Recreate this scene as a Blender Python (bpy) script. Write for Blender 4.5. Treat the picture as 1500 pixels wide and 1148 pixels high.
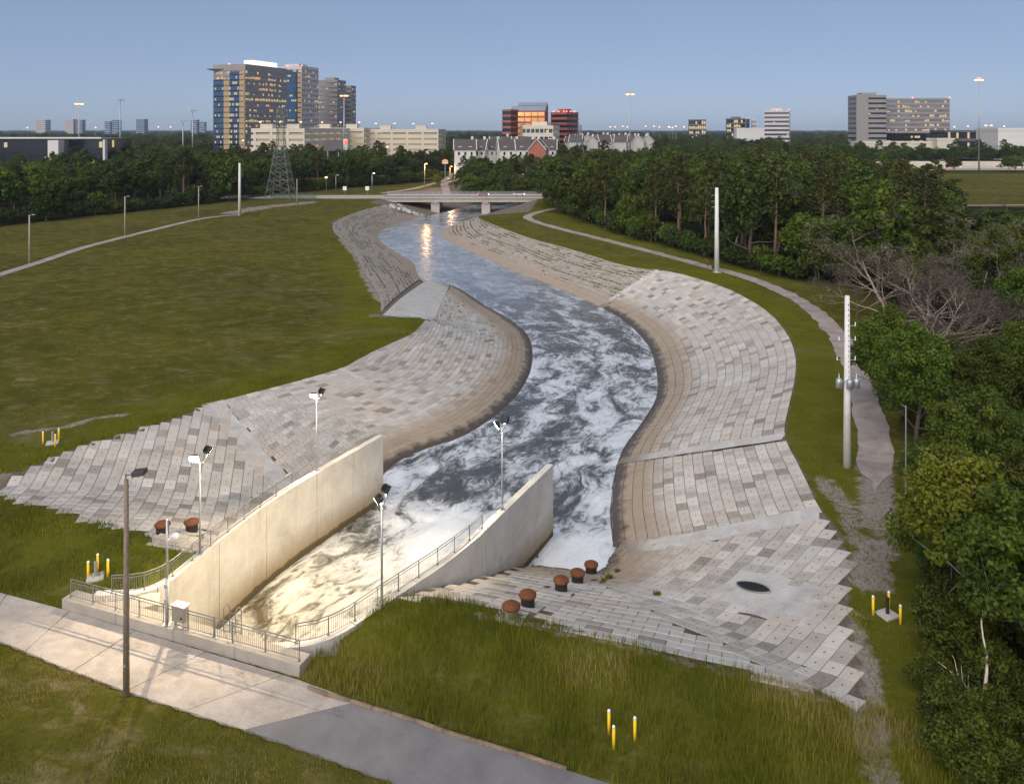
import bpy, bmesh, math, random
import numpy as np
from mathutils import Vector, Matrix

# ------------------------------------------------------------------ camera, sky, sun, exposure
F, H, CX, HY = 1150.0, 28.0, 750.0, 190.0      # focal length in photo pixels, camera height, centre column, horizon row
scene = bpy.context.scene
for o in list(bpy.data.objects):
    bpy.data.objects.remove(o)
col = scene.collection

cam_data = bpy.data.cameras.new('camera')
cam = bpy.data.objects.new('camera', cam_data)
col.objects.link(cam)
cam.location = (0, 0, H)
cam.rotation_euler = (math.radians(90), 0, 0)
cam_data.sensor_width = 36.0
cam_data.lens = 36.0 * F / 1500.0
cam_data.shift_y = -(574.0 - HY) / 1500.0
cam_data.clip_start = 0.5
cam_data.clip_end = 60000
scene.camera = cam

SUN_EL, SUN_AZ = math.radians(38.0), math.radians(203.0)   # azimuth clockwise from +Y: behind the camera, to its left
world = bpy.data.worlds.new('World')
scene.world = world
world.use_nodes = True
wn, wl = world.node_tree.nodes, world.node_tree.links
wn.clear()
sky = wn.new('ShaderNodeTexSky')
sky.sky_type = 'NISHITA'
sky.sun_disc = False
sky.sun_elevation = SUN_EL
sky.sun_rotation = SUN_AZ
sky.altitude = 30
sky.air_density = 0.5
sky.dust_density = 0.8
sky.ozone_density = 1.5
bg = wn.new('ShaderNodeBackground')
bg.inputs['Strength'].default_value = 0.05
wout = wn.new('ShaderNodeOutputWorld')
tint = wn.new('ShaderNodeMix'); tint.data_type = 'RGBA'; tint.blend_type = 'MULTIPLY'; tint.inputs[0].default_value = 1.0
tint.inputs[7].default_value = (1.13, 1.0, 1.0, 1)      # white balance of the photograph
wl.new(sky.outputs['Color'], tint.inputs[6])
even = wn.new('ShaderNodeMix'); even.data_type = 'RGBA'; even.inputs[0].default_value = 0.5      # thin even haze of dusk over the whole dome
even.inputs[7].default_value = (4.1, 5.55, 7.8, 1)
wl.new(tint.outputs[2], even.inputs[6])
wl.new(even.outputs[2], bg.inputs['Color'])
wl.new(bg.outputs['Background'], wout.inputs['Surface'])

sun_data = bpy.data.lights.new('sun', 'SUN')
sun_data.energy = 2.0
sun_data.angle = math.radians(75)
sun_data.color = (1.0, 0.93, 0.86)
sun = bpy.data.objects.new('sun', sun_data)
col.objects.link(sun)
sdir = Vector((math.cos(SUN_EL) * math.sin(SUN_AZ), math.cos(SUN_EL) * math.cos(SUN_AZ), math.sin(SUN_EL)))
sun.rotation_euler = sdir.to_track_quat('Z', 'Y').to_euler()

vs = scene.view_settings
vs.view_transform = 'Standard'
vs.look = 'None'
vs.gamma = 1.0
vs.use_curve_mapping = False
vs.exposure = 0.8
LAMP = 1.0                                     # one dial for all the electric lamps

# ------------------------------------------------------------------ numeric helpers
def G(px, py, z=0.0):
    """pixel of the photo -> ground point at height z"""
    d = F * (H - z) / (py - HY)
    return ((px - CX) / F * d, d)

def Gs(pts, z=0.0):
    return [G(a, b, z) for a, b in pts]

def XD(px, d):
    return (px - CX) / F * d

def ZD(py, d):
    return H - (py - HY) / F * d

def hash2(ix, iy, seed):
    n = (ix.astype(np.int64) * 374761393 + iy.astype(np.int64) * 668265263 + seed * 974711) & 0x7fffffff
    n = ((n ^ (n >> 13)) * 1274126177) & 0x7fffffff
    n = n ^ (n >> 16)
    return (n & 0xffff) / 65535.0

def vnoise(x, y, seed=0):
    x = np.asarray(x, float); y = np.asarray(y, float)
    ix = np.floor(x); iy = np.floor(y)
    fx = x - ix; fy = y - iy
    fx = fx * fx * (3 - 2 * fx); fy = fy * fy * (3 - 2 * fy)
    a = hash2(ix, iy, seed); b = hash2(ix + 1, iy, seed)
    c = hash2(ix, iy + 1, seed); d = hash2(ix + 1, iy + 1, seed)
    return (a * (1 - fx) + b * fx) * (1 - fy) + (c * (1 - fx) + d * fx) * fy

def fbm(x, y, seed=0, octaves=4):
    s = 0; a = 0.5; t = 0
    for k in range(octaves):
        s = s + a * vnoise(x * 2 ** k, y * 2 ** k, seed + 17 * k); t += a; a *= 0.5
    return s / t

def in_poly(x, y, poly):
    x = np.asarray(x, float); y = np.asarray(y, float)
    r = np.zeros(x.shape, bool)
    n = len(poly)
    for i in range(n):
        x0, y0 = poly[i]; x1, y1 = poly[(i + 1) % n]
        if y0 == y1: continue
        c = ((y0 > y) != (y1 > y)) & (x < (x1 - x0) * (y - y0) / (y1 - y0) + x0)
        r ^= c
    return r

def dist_line(x, y, pts, closed=False):
    x = np.asarray(x, float); y = np.asarray(y, float)
    best = np.full(x.shape, 1e18)
    n = len(pts)
    for i in range(n if closed else n - 1):
        x0, y0 = pts[i]; x1, y1 = pts[(i + 1) % n]
        dx, dy = x1 - x0, y1 - y0
        L = dx * dx + dy * dy + 1e-12
        t = np.clip(((x - x0) * dx + (y - y0) * dy) / L, 0, 1)
        best = np.minimum(best, (x - x0 - t * dx) ** 2 + (y - y0 - t * dy) ** 2)
    return np.sqrt(best)

def smooth_line(pts, step, closed=False, it=2):
    """Chaikin corner cutting, then even resampling"""
    p = [np.array(q, float) for q in pts]
    for _ in range(it):
        q = [p[0]]
        for a, b in zip(p[:-1], p[1:]):
            q.append(a * .75 + b * .25); q.append(a * .25 + b * .75)
        q.append(p[-1]); p = q
    return resample(p, step)

def resample(p, step=None, n=None):
    p = np.array(p, float)
    seg = np.sqrt(((p[1:] - p[:-1]) ** 2).sum(1))
    s = np.concatenate([[0], np.cumsum(seg)])
    if n is None: n = max(2, int(s[-1] / step) + 1)
    q = np.linspace(0, s[-1], n)
    return np.stack([np.interp(q, s, p[:, k]) for k in range(p.shape[1])], 1)

# ------------------------------------------------------------------ the plan: shore lines, bank tops, walls
ZW = -6.0
LS_px = [(562, 690), (590, 670), (633, 653), (683, 637), (733, 603), (767, 567), (781, 528), (775, 492), (756, 475), (733, 460), (708, 447),
         (680, 427), (662, 418), (655, 416), (624, 417), (609, 401), (608, 386), (591, 376), (574, 367), (556, 353), (552, 346),
         (556, 339), (581, 328), (612, 320), (632, 316)]
RS_px = [(783, 827), (830, 832), (860, 839), (883, 837), (897, 815), (902, 800), (898, 776), (895, 741), (904, 685), (916, 653), (933, 632), (951, 606), (964, 584),
         (966, 560), (961, 531), (953, 507), (932, 483), (908, 464), (884, 451), (860, 440), (833, 428), (807, 417), (780, 407), (759, 399),
         (708, 376), (657, 354), (647, 348), (643, 340), (655, 333), (683, 324), (703, 316)]
SHORE_L = [(-14.6, 66.5), (-13.6, 72.5)] + Gs(LS_px, ZW) + [(-24.0, 335), (-8, 372), (30, 410)]
SHORE_R = Gs(RS_px, ZW) + [(-5.0, 335), (10, 358), (42, 388)]
SHORE_L = [tuple(q) for q in smooth_line(SHORE_L, 1.0)]
SHORE_R = [tuple(q) for q in smooth_line(SHORE_R, 1.0)]

LT_px = [(-70, 706), (-30, 700), (20, 695), (51, 684), (79, 671), (99, 661), (136, 649), (172, 641), (190, 633), (231, 622), (279, 605), (304, 593), (342, 583),
         (375, 575), (420, 563), (450, 555), (480, 546), (505, 539), (531, 523), (569, 505), (602, 492), (619, 476), (627, 469), (614, 465), (589, 465), (559, 463),
         (560, 440), (548, 415), (533, 395), (522, 370), (505, 352), (493, 343), (488, 335), (490, 325), (518, 313), (543, 305), (569, 300)]
LOW_L_px = [(-70, 716), (-30, 718), (0, 722), (30, 735), (96, 750), (132, 763), (177, 771), (215, 783), (250, 795), (282, 806)]
RT_px = [(597, 873), (640, 876), (700, 886), (760, 901), (850, 925), (940, 945), (1000, 964), (1100, 986), (1210, 1016), (1262, 1046), (1262, 1010), (1255, 975), (1246, 940), (1241, 900),
         (1240, 860), (1246, 830), (1232, 785), (1203, 752), (1175, 690), (1150, 645), (1149, 625), (1157, 590), (1166, 550), (1166, 520), (1155, 490),
         (1130, 460), (1100, 440), (1060, 420), (1020, 408), (992, 400), (967, 396), (945, 395), (922, 391), (900, 386), (860, 373), (820, 361), (780, 351), (733, 334), (708, 323), (699, 316)]
TOP_L = Gs(LT_px) + [(-55, 300), (-50, 345), (-30, 395)]
LOW_L = Gs(LOW_L_px)
TOP_R = Gs(RT_px) + [(6, 268), (9, 300), (12, 335), (25, 350), (60, 375)]
# beyond the far crest on the right the bank is hidden: the crest line itself runs on towards the bridge
WALL_R = [(-13.3, 42.85), (-10.3, 43.25), (-8.0, 46.6), (-3.8, 52.2), (-1.0, 57.9), (2.95, 65.9)]
WALL_L = [(-25.2, 47.2), (-21.5, 47.4), (-20.4, 51.8), (-18.1, 59.6), (-15.3, 65.3), (-11.8, 71.9)]
KERB_A, KERB_B = np.array([-26.9, 46.9]), np.array([-11.1, 41.05])
kdir = (KERB_B - KERB_A) / np.linalg.norm(KERB_B - KERB_A)
knor = np.array([-kdir[1], kdir[0]])           # away from the camera
CHUTE = [(-24.9, 47.0)] + WALL_L[1:] + WALL_R[::-1][:-1] + [(-13.3, 42.4)]
CHANNEL = TOP_R + TOP_L[::-1] + LOW_L + [(-20.6, 52.2), (-21.4, 47.4), (-25.0, 46.8), (-13.4, 42.3), (-10.3, 43.1), (-8.0, 46.6)]
WATER = SHORE_R + SHORE_L[::-1] + [WALL_L[-1], WALL_R[-1]]
ROAD_FAR = Gs([(-160, 822), (0, 868), (95, 893), (430, 993), (520, 1026), (600, 1055), (700, 1087), (900, 1150), (1060, 1200)], -0.6)
ROAD_NEAR = Gs([(-160, 880), (0, 938), (100, 980), (200, 1017), (340, 1062), (480, 1110), (590, 1150), (740, 1205)], -0.6)
ROAD = ROAD_FAR + ROAD_NEAR[::-1]

def smoothstep(a, b, x):
    t = np.clip((x - a) / (b - a), 0, 1)
    return t * t * (3 - 2 * t)

FOOT = []
def height(x, y):
    x = np.atleast_1d(np.asarray(x, float)); y = np.atleast_1d(np.asarray(y, float))
    # open ground: low by the service road, level beyond
    far = y > 120
    dr = np.full(x.shape, 50.0)
    m = (y < 62)
    if m.any():
        dr[m] = np.where(in_poly(x[m], y[m], ROAD), 0, dist_line(x[m], y[m], ROAD, True))
    side = (x - KERB_A[0]) * knor[0] + (y - KERB_A[1]) * knor[1]
    z = np.where(side > 0, -0.62 * (1 - smoothstep(0.6, 5.5, dr)), -0.62 - 0.9 * smoothstep(8, 40, -side))
    dtop = None
    near = (y < 420) & (np.abs(x) < 110)
    zz = z.copy()
    bump = 0.34 * (fbm(x * .11, y * .11, 3) - .5) + 0.12 * (fbm(x * .6, y * .6, 8, 3) - .5)
    zz = zz + bump * smoothstep(0.4, 4, dr) * (1 - .8 * (y > 150))
    if near.any():
        xn, yn = x[near], y[near]
        inside = in_poly(xn, yn, CHANNEL)
        dt = np.minimum(np.minimum(dist_line(xn, yn, TOP_L), dist_line(xn, yn, LOW_L)), dist_line(xn, yn, TOP_R))
        inw = in_poly(xn, yn, WATER)
        ds = np.minimum(dist_line(xn, yn, SHORE_L), dist_line(xn, yn, SHORE_R))
        zl = zz[near]
        # soften towards the crest so the grass rolls over into the slope
        zl = np.where(inside, 0, zl * smoothstep(0.0, 3.0, dt))
        t = ds / (ds + dt + 1e-6)
        zin = ZW - ZW * t
        zin = np.where(inw, ZW - np.minimum(2.2, 0.45 * ds), zin)
        zl = np.where(inside, zin, zl)
        ch = in_poly(xn, yn, CHUTE) | (dist_line(xn, yn, CHUTE[1:-1]) < .45)
        zl = np.where(ch, -8.4, zl)
        zz[near] = zl
    return zz

def h1(x, y):
    return float(height([x], [y])[0])

def hit(px, py, dz=0.0):
    """where the view ray through a pixel meets the ground"""
    d = np.concatenate([np.linspace(30, 140, 700), np.linspace(140.5, 420, 400)])
    x = (px - CX) / F * d
    z = H - (py - HY) / F * d
    g = height(x, d) + dz
    k = np.argmax(z < g)
    if k == 0: k = 1
    a, b = z[k - 1] - g[k - 1], z[k] - g[k]
    t = a / (a - b + 1e-9)
    dd = d[k - 1] + (d[k] - d[k - 1]) * t
    X = (px - CX) / F * dd
    return X, dd, h1(X, dd)

# ------------------------------------------------------------------ mesh helpers
class MB:
    def __init__(s):
        s.v = []; s.f = []
    def poly(s, pts):
        n = len(s.v); s.v += [tuple(p) for p in pts]; s.f.append(list(range(n, n + len(pts)))); return s
    def hexa(s, b, t):
        """b, t: four bottom and four top corners, counter-clockwise seen from above"""
        n = len(s.v); s.v += [tuple(p) for p in b] + [tuple(p) for p in t]
        s.f += [[n + 3, n + 2, n + 1, n], [n + 4, n + 5, n + 6, n + 7]]
        for i in range(4):
            j = (i + 1) % 4
            s.f.append([n + i, n + j, n + 4 + j, n + 4 + i])
        return s
    def box(s, c, size, yaw=0.0):
        hx, hy, hz = size[0] / 2, size[1] / 2, size[2] / 2
        cs, sn = math.cos(yaw), math.sin(yaw)
        q = [(c[0] + a * hx * cs - b * hy * sn, c[1] + a * hx * sn + b * hy * cs) for a, b in ((-1, -1), (1, -1), (1, 1), (-1, 1))]
        return s.hexa([(a, b, c[2] - hz) for a, b in q], [(a, b, c[2] + hz) for a, b in q])
    def tube(s, p0, p1, r0, r1=None, n=8, cap=True):
        r1 = r0 if r1 is None else r1
        p0 = Vector(p0); p1 = Vector(p1)
        d = (p1 - p0)
        if d.length < 1e-6: return s
        d.normalize()
        a = d.orthogonal().normalized(); b = d.cross(a)
        k = len(s.v)
        for p, r in ((p0, r0), (p1, r1)):
            for i in range(n):
                w = 2 * math.pi * i / n
                s.v.append(tuple(p + a * (r * math.cos(w)) + b * (r * math.sin(w))))
        for i in range(n):
            j = (i + 1) % n
            s.f.append([k + i, k + j, k + n + j, k + n + i])
        if cap:
            s.f.append([k + i for i in range(n)][::-1]); s.f.append([k + n + i for i in range(n)])
        return s
    def lathe(s, c, prof, n=16):
        k = len(s.v)
        for r, z in prof:
            for i in range(n):
                w = 2 * math.pi * i / n
                s.v.append((c[0] + r * math.cos(w), c[1] + r * math.sin(w), c[2] + z))
        for q in range(len(prof) - 1):
            for i in range(n):
                j = (i + 1) % n
                s.f.append([k + q * n + i, k + q * n + j, k + (q + 1) * n + j, k + (q + 1) * n + i])
        s.f.append([k + i for i in range(n)][::-1]); s.f.append([k + (len(prof) - 1) * n + i for i in range(n)])
        return s
    def build(s, name, mat, parent=None, origin=None, smooth=False, bevel=0, **tags):
        o0 = Vector(parent['_o'] if parent is not None else (origin if origin is not None else (0, 0, 0)))
        v = np.array(s.v, float) - np.array(o0)
        me = bpy.data.meshes.new(name)
        me.from_pydata(v.tolist(), [], s.f)
        if mat is not None: me.materials.append(mat)
        if smooth: me.shade_smooth()
        ob = bpy.data.objects.new(name, me)
        col.objects.link(ob)
        if parent is not None:
            ob.parent = parent
        else:
            ob.location = o0
        ob['_o'] = tuple(o0)
        if bevel:
            b = ob.modifiers.new('bevel', 'BEVEL'); b.width = bevel; b.segments = 2; b.limit_method = 'ANGLE'
        for k2, val in tags.items(): ob[k2] = val
        return ob

def root(name, loc, label, category, group=None):
    o = bpy.data.objects.new(name, None)
    o.empty_display_size = 0.3
    col.objects.link(o)
    o.location = loc
    o['_o'] = tuple(loc)
    o['label'] = label; o['category'] = category
    if group: o['group'] = group
    return o

def grid_mesh(name, xs, ys, Z, mat, keep=None, attrs=None, smooth=True, **tags):
    """one sheet over a rectangular lattice; keep: mask of cells"""
    ny, nx = Z.shape
    X, Y = np.meshgrid(xs, ys)
    co = np.stack([X, Y, Z], -1).reshape(-1, 3)
    idx = np.arange(nx * ny).reshape(ny, nx)
    q = np.stack([idx[:-1, :-1], idx[:-1, 1:], idx[1:, 1:], idx[1:, :-1]], -1).reshape(-1, 4)
    if keep is not None:
        q = q[keep.reshape(-1)]
        used = np.unique(q); re = np.full(nx * ny, -1); re[used] = np.arange(len(used))
        co = co[used]; q = re[q]
        if attrs: attrs = {k: v.reshape(-1)[used] for k, v in attrs.items()}
    ob = raw_mesh(name, co, q, mat, **tags)
    if attrs:
        for k, v in attrs.items():
            a = ob.data.attributes.new(k, 'FLOAT', 'POINT'); a.data.foreach_set('value', np.ascontiguousarray(v.reshape(-1), np.float32))
    if smooth: ob.data.shade_smooth()
    return ob

def raw_mesh(name, co, q, mat, parent=None, **tags):
    me = bpy.data.meshes.new(name)
    nf, k = q.shape
    me.vertices.add(len(co)); me.vertices.foreach_set('co', np.ascontiguousarray(co, np.float32).reshape(-1))
    me.loops.add(nf * k); me.loops.foreach_set('vertex_index', np.ascontiguousarray(q, np.int32).reshape(-1))
    me.polygons.add(nf)
    me.polygons.foreach_set('loop_start', np.arange(nf, dtype=np.int32) * k)
    me.update(calc_edges=True)
    me.shade_flat()
    if mat is not None: me.materials.append(mat)
    ob = bpy.data.objects.new(name, me)
    col.objects.link(ob)
    if parent is not None: ob.parent = parent
    for k2, val in tags.items(): ob[k2] = val
    return ob

# ------------------------------------------------------------------ materials
class NT:
    def __init__(s, name):
        s.m = bpy.data.materials.new(name); s.m.use_nodes = True
        s.t = s.m.node_tree; s.n = s.t.nodes; s.l = s.t.links
        s.n.clear()
        s.out = s.n.new('ShaderNodeOutputMaterial')
        s.b = s.n.new('ShaderNodeBsdfPrincipled')
        s.l.new(s.b.outputs[0], s.out.inputs['Surface'])
        s.coord = s.n.new('ShaderNodeTexCoord')
        s.geo = s.n.new('ShaderNodeNewGeometry')
    def pos(s): return s.geo.outputs['Position']
    def obj(s): return s.coord.outputs['Object']
    def set(s, inp, v):
        if hasattr(v, 'is_output') or isinstance(v, bpy.types.NodeSocket): s.l.new(v, inp)
        elif isinstance(v, (tuple, list)) and len(v) == 3 and inp.type == 'RGBA': inp.default_value = (*v, 1)
        else: inp.default_value = v
    def mapping(s, vec, scale=(1, 1, 1), rot=(0, 0, 0), loc=(0, 0, 0)):
        n = s.n.new('ShaderNodeMapping'); s.l.new(vec, n.inputs['Vector'])
        n.inputs['Scale'].default_value = scale; n.inputs['Rotation'].default_value = rot; n.inputs['Location'].default_value = loc
        return n.outputs[0]
    def noise(s, vec, scale, detail=4, rough=.55, dist=0.0):
        n = s.n.new('ShaderNodeTexNoise'); s.set(n.inputs['Vector'], vec)
        n.inputs['Scale'].default_value = scale; n.inputs['Detail'].default_value = detail
        n.inputs['Roughness'].default_value = rough; n.inputs['Distortion'].default_value = dist
        return n.outputs['Fac']
    def ramp(s, fac, stops, interp='LINEAR'):
        n = s.n.new('ShaderNodeValToRGB'); s.set(n.inputs[0], fac)
        cr = n.color_ramp; cr.interpolation = interp
        while len(cr.elements) < len(stops): cr.elements.new(0.5)
        for e, (p, c) in zip(cr.elements, stops):
            e.position = p
            e.color = (*c, 1) if isinstance(c, (tuple, list)) else (c, c, c, 1)
        return n.outputs[0]
    def math(s, op, a, b=0.0, c=None, clamp=False):
        n = s.n.new('ShaderNodeMath'); n.operation = op; n.use_clamp = clamp
        s.set(n.inputs[0], a); s.set(n.inputs[1], b)
        if c is not None: s.set(n.inputs[2], c)
        return n.outputs[0]
    def mix(s, fac, a, b, mode='MIX'):
        n = s.n.new('ShaderNodeMix'); n.data_type = 'RGBA'; n.blend_type = mode
        s.set(n.inputs[0], fac); s.set(n.inputs[6], a); s.set(n.inputs[7], b)
        return n.outputs[2]
    def attr(s, name, kind='Fac'):
        n = s.n.new('ShaderNodeAttribute'); n.attribute_name = name
        return n.outputs[kind]
    def rnd(s):
        return s.n.new('ShaderNodeObjectInfo').outputs['Random']
    def sep(s, vec, k):
        n = s.n.new('ShaderNodeSeparateXYZ'); s.l.new(vec, n.inputs[0]); return n.outputs[k]
    def bump(s, hgt, strength=.5, dist=.05):
        n = s.n.new('ShaderNodeBump'); s.set(n.inputs['Height'], hgt)
        n.inputs['Strength'].default_value = strength; n.inputs['Distance'].default_value = dist
        s.l.new(n.outputs[0], s.b.inputs['Normal'])
    def base(s, c): s.set(s.b.inputs['Base Color'], c)
    def prm(s, **k):
        for a, v in k.items():
            s.set(s.b.inputs[{'rough': 'Roughness', 'metal': 'Metallic', 'spec': 'Specular IOR Level', 'emis': 'Emission Strength', 'ecol': 'Emission Color', 'coat': 'Coat Weight'}[a]], v)
        return s

def simple(name, c, rough=.7, metal=0.0, var=.25, scale=3.0, bump=0.0, spec=.4):
    """a painted / weathered surface: colour broken up by two scales of noise"""
    t = NT(name)
    n = t.noise(t.pos(), scale, 5)
    n2 = t.noise(t.pos(), scale * .21, 3)
    f = t.math('MULTIPLY_ADD', n, .6, t.math('MULTIPLY', n2, .4))
    lo = tuple(x * (1 - var) for x in c); hi = tuple(min(1, x * (1 + var)) for x in c)
    t.base(t.ramp(f, [(.3, lo), (.7, hi)]))
    t.prm(rough=rough, metal=metal, spec=spec)
    if bump: t.bump(n, bump, .02)
    return t.m

def emitter(name, c, strength):
    t = NT(name); t.base((.06, .06, .06)); t.prm(ecol=(*c, 1), emis=strength); return t.m

M = {}
def mk_materials():
    # ---- open ground
    t = NT('grass_ground')
    p = t.pos()
    big = t.noise(p, .035, 5, .6, .4); mid = t.noise(p, .28, 5, .65, .3); fine = t.noise(p, 2.6, 6, .7)
    st = t.noise(t.mapping(p, (.6, 1.2, 1), (0, 0, .5)), .8, 6, .72, .6)
    g = t.ramp(t.math('MULTIPLY_ADD', big, .55, t.math('MULTIPLY', mid, .45)), [(.3, (.046, .050, .010)), (.46, (.085, .082, .014)), (.60, (.125, .112, .017)), (.75, (.165, .132, .030))])
    g = t.mix(t.ramp(fine, [(.35, .0), (.7, .55)]), g, (.050, .050, .012))
    straw = t.ramp(t.math('MULTIPLY', t.ramp(st, [(.48, 0.), (.68, 1.)]), t.ramp(mid, [(.38, 0.), (.6, 1.)])), [(0, 0.), (1, .75)])
    g = t.mix(straw, g, (.24, .195, .115))
    lush = t.attr('lush')
    g = t.mix(t.math('MULTIPLY', lush, t.ramp(t.math('MULTIPLY_ADD', fine, .5, t.math('MULTIPLY', mid, .5)), [(.35, .25), (.6, .95)])), g, (.115, .120, .011))
    pale = t.noise(t.mapping(p, (.8, 1.3, 1), (0, 0, .3)), .10, 7, .7, .8)
    g = t.mix(t.math('MULTIPLY', t.ramp(pale, [(.54, 0.), (.70, .55)]), t.ramp(fine, [(.35, .3), (.65, 1.)])), g, (.21, .175, .10))
    dirt = t.attr('dirt')
    dn = t.ramp(t.math('ADD', dirt, t.math('MULTIPLY_ADD', t.noise(p, .42, 8, .75, .8), 2.0, -1.05)), [(.40, 0.), (.62, .85)])
    dcol = t.ramp(t.noise(p, 3.5, 6, .7), [(.3, (.19, .155, .135)), (.55, (.33, .28, .25)), (.75, (.44, .385, .345))])
    g = t.mix(dn, g, dcol)
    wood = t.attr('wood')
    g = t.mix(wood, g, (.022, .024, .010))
    conc = t.attr('conc')
    ccol = t.ramp(t.noise(p, 1.1, 6, .7), [(.3, (.13, .105, .085)), (.7, (.24, .20, .165))])
    g = t.mix(conc, g, ccol)
    t.base(g); t.prm(rough=1.0, spec=.0)
    t.bump(t.math('ADD', fine, t.noise(p, 9, 4, .7)), .7, .12)
    M['ground'] = t.m
    # ---- blades
    t = NT('grass_blades')
    a = t.attr('tint')
    n = t.noise(t.pos(), .35, 4, .6)
    c1 = t.ramp(a, [(0, (.080, .098, .010)), (.4, (.150, .155, .014)), (.72, (.225, .180, .030)), (1, (.33, .25, .105))])
    c2 = t.mix(t.ramp(n, [(.4, 0.), (.7, .5)]), c1, (.105, .120, .010))
    t.base(c2); t.prm(rough=.9, spec=.05)
    M['blades'] = t.m
    # ---- concrete blocks of the revetments
    def blocks(name, stuff):
        t = NT(name)
        r = t.attr('tone') if stuff else t.rnd()
        p = t.pos()
        tone = t.ramp(r, [(0, (.27, .245, .215)), (.08, (.36, .335, .30)), (.2, (.46, .43, .39)), (.45, (.53, .50, .46)), (.65, (.49, .455, .41)), (.84, (.60, .58, .545)), (.94, (.52, .455, .395)), (1, (.40, .375, .35))])
        warm = t.noise(p, .09, 3)
        tone = t.mix(t.ramp(warm, [(.4, 0.), (.62, .45)]), tone, (1.0, .90, .79), 'MULTIPLY')
        stain = t.noise(p, .55, 6, .7, .6)
        tone = t.mix(t.ramp(stain, [(.45, 0.), (.75, .55)]), tone, (.66, .61, .56), 'MULTIPLY')
        grain = t.noise(p, 7, 6, .75)
        tone = t.mix(t.ramp(grain, [(.3, .5), (.6, 0.)]), tone, (.72, .68, .64), 'MULTIPLY')
        if not stuff:
            ln = t.n.new('ShaderNodeVectorMath'); ln.operation = 'LENGTH'
            t.l.new(t.mapping(t.obj(), (1, 1, .2)), ln.inputs[0])
            tone = t.mix(t.ramp(ln.outputs['Value'], [(.045, .75), (.085, 0.)]), tone, (.06, .05, .045))
        z = t.sep(p, 2)
        zz = t.math('ADD', z, t.math('MULTIPLY_ADD', t.noise(p, .7, 5, .7), .9, -.45))
        silt = t.n.new('ShaderNodeMapRange'); t.l.new(zz, silt.inputs[0])
        silt.inputs[1].default_value = -4.9; silt.inputs[2].default_value = -3.9; silt.inputs[3].default_value = .8; silt.inputs[4].default_value = 0.
        tone = t.mix(silt.outputs[0], tone, (.30, .225, .155))
        wet = t.n.new('ShaderNodeMapRange'); t.l.new(zz, wet.inputs[0])
        wet.inputs[1].default_value = -5.75; wet.inputs[2].default_value = -5.45; wet.inputs[3].default_value = .9; wet.inputs[4].default_value = 0.
        tone = t.mix(wet.outputs[0], tone, (.055, .042, .032))
        t.base(tone)
        t.prm(rough=t.math('MULTIPLY_ADD', wet.outputs[0], -.5, .85), spec=.25)
        t.bump(grain, .35, .02)
        return t.m
    M['block'] = blocks('revetment_block', False)
    M['block_stuff'] = blocks('revetment_block_many', True)
    # ---- joint bed, poured concrete seams
    t = NT('joint_bed'); p = t.pos()
    t.base(t.ramp(t.noise(p, 2.2, 6, .7), [(.3, (.08, .065, .05)), (.7, (.17, .14, .115))])); t.prm(rough=.95, spec=.1)
    M['bed'] = t.m
    t = NT('poured_concrete'); p = t.pos()
    a = t.noise(p, .6, 6, .7, .5); b = t.noise(p, 5, 6, .75)
    c = t.ramp(a, [(.3, (.40, .37, .335)), (.55, (.53, .505, .47)), (.75, (.62, .595, .56))])
    c = t.mix(t.ramp(b, [(.3, .45), (.6, 0.)]), c, (.70, .66, .62), 'MULTIPLY')
    z = t.math('ADD', t.sep(p, 2), t.math('MULTIPLY_ADD', a, .9, -.45))
    w = t.n.new('ShaderNodeMapRange'); t.l.new(z, w.inputs[0]); w.inputs[1].default_value = -5.7; w.inputs[2].default_value = -4.4; w.inputs[3].default_value = .9; w.inputs[4].default_value = 0
    t.base(t.mix(w.outputs[0], c, (.17, .13, .095))); t.prm(rough=.85, spec=.2); t.bump(b, .25, .02)
    M['poured'] = t.m
    # ---- cast walls: board marks, run-off streaks, silt line at the foot
    t = NT('cast_wall'); p = t.pos()
    a = t.noise(p, .5, 6, .7, .4); b = t.noise(p, 6, 6, .75)
    streak = t.noise(t.mapping(p, (1.6, 1.6, .10)), 1.3, 6, .7, .2)
    c = t.ramp(a, [(.3, (.44, .415, .37)), (.55, (.56, .535, .49)), (.75, (.62, .60, .56))])
    c = t.mix(t.ramp(streak, [(.56, 0.), (.72, .5)]), c, (.50, .46, .40), 'MULTIPLY')
    c = t.mix(t.ramp(b, [(.3, .3), (.55, 0.)]), c, (.72, .69, .65), 'MULTIPLY')
    z = t.math('ADD', t.sep(p, 2), t.math('MULTIPLY_ADD', streak, .7, -.35))
    w = t.n.new('ShaderNodeMapRange'); t.l.new(z, w.inputs[0]); w.inputs[1].default_value = -5.7; w.inputs[2].default_value = -3.4; w.inputs[3].default_value = .95; w.inputs[4].default_value = 0
    c = t.mix(w.outputs[0], c, (.25, .18, .09))
    z2 = t.math('ADD', t.sep(p, 2), t.math('MULTIPLY_ADD', a, .8, -.4))
    w2 = t.n.new('ShaderNodeMapRange'); t.l.new(z2, w2.inputs[0]); w2.inputs[1].default_value = -5.55; w2.inputs[2].default_value = -5.4; w2.inputs[3].default_value = .85; w2.inputs[4].default_value = 0
    t.base(t.mix(w2.outputs[0], c, (.07, .055, .03))); t.prm(rough=.85, spec=.2); t.bump(b, .3, .02)
    M['wall'] = t.m
    # ---- service road
    t = NT('road_concrete'); p = t.pos()
    a = t.noise(p, .7, 6, .7, .4); b = t.noise(p, 8, 6, .75)
    c = t.ramp(a, [(.3, (.33, .285, .245)), (.55, (.44, .39, .345)), (.75, (.50, .45, .40))])
    c = t.mix(t.ramp(b, [(.3, .5), (.6, 0.)]), c, (.66, .6, .55), 'MULTIPLY')
    t.base(c); t.prm(rough=.9, spec=.2); t.bump(b, .3, .015)
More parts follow.
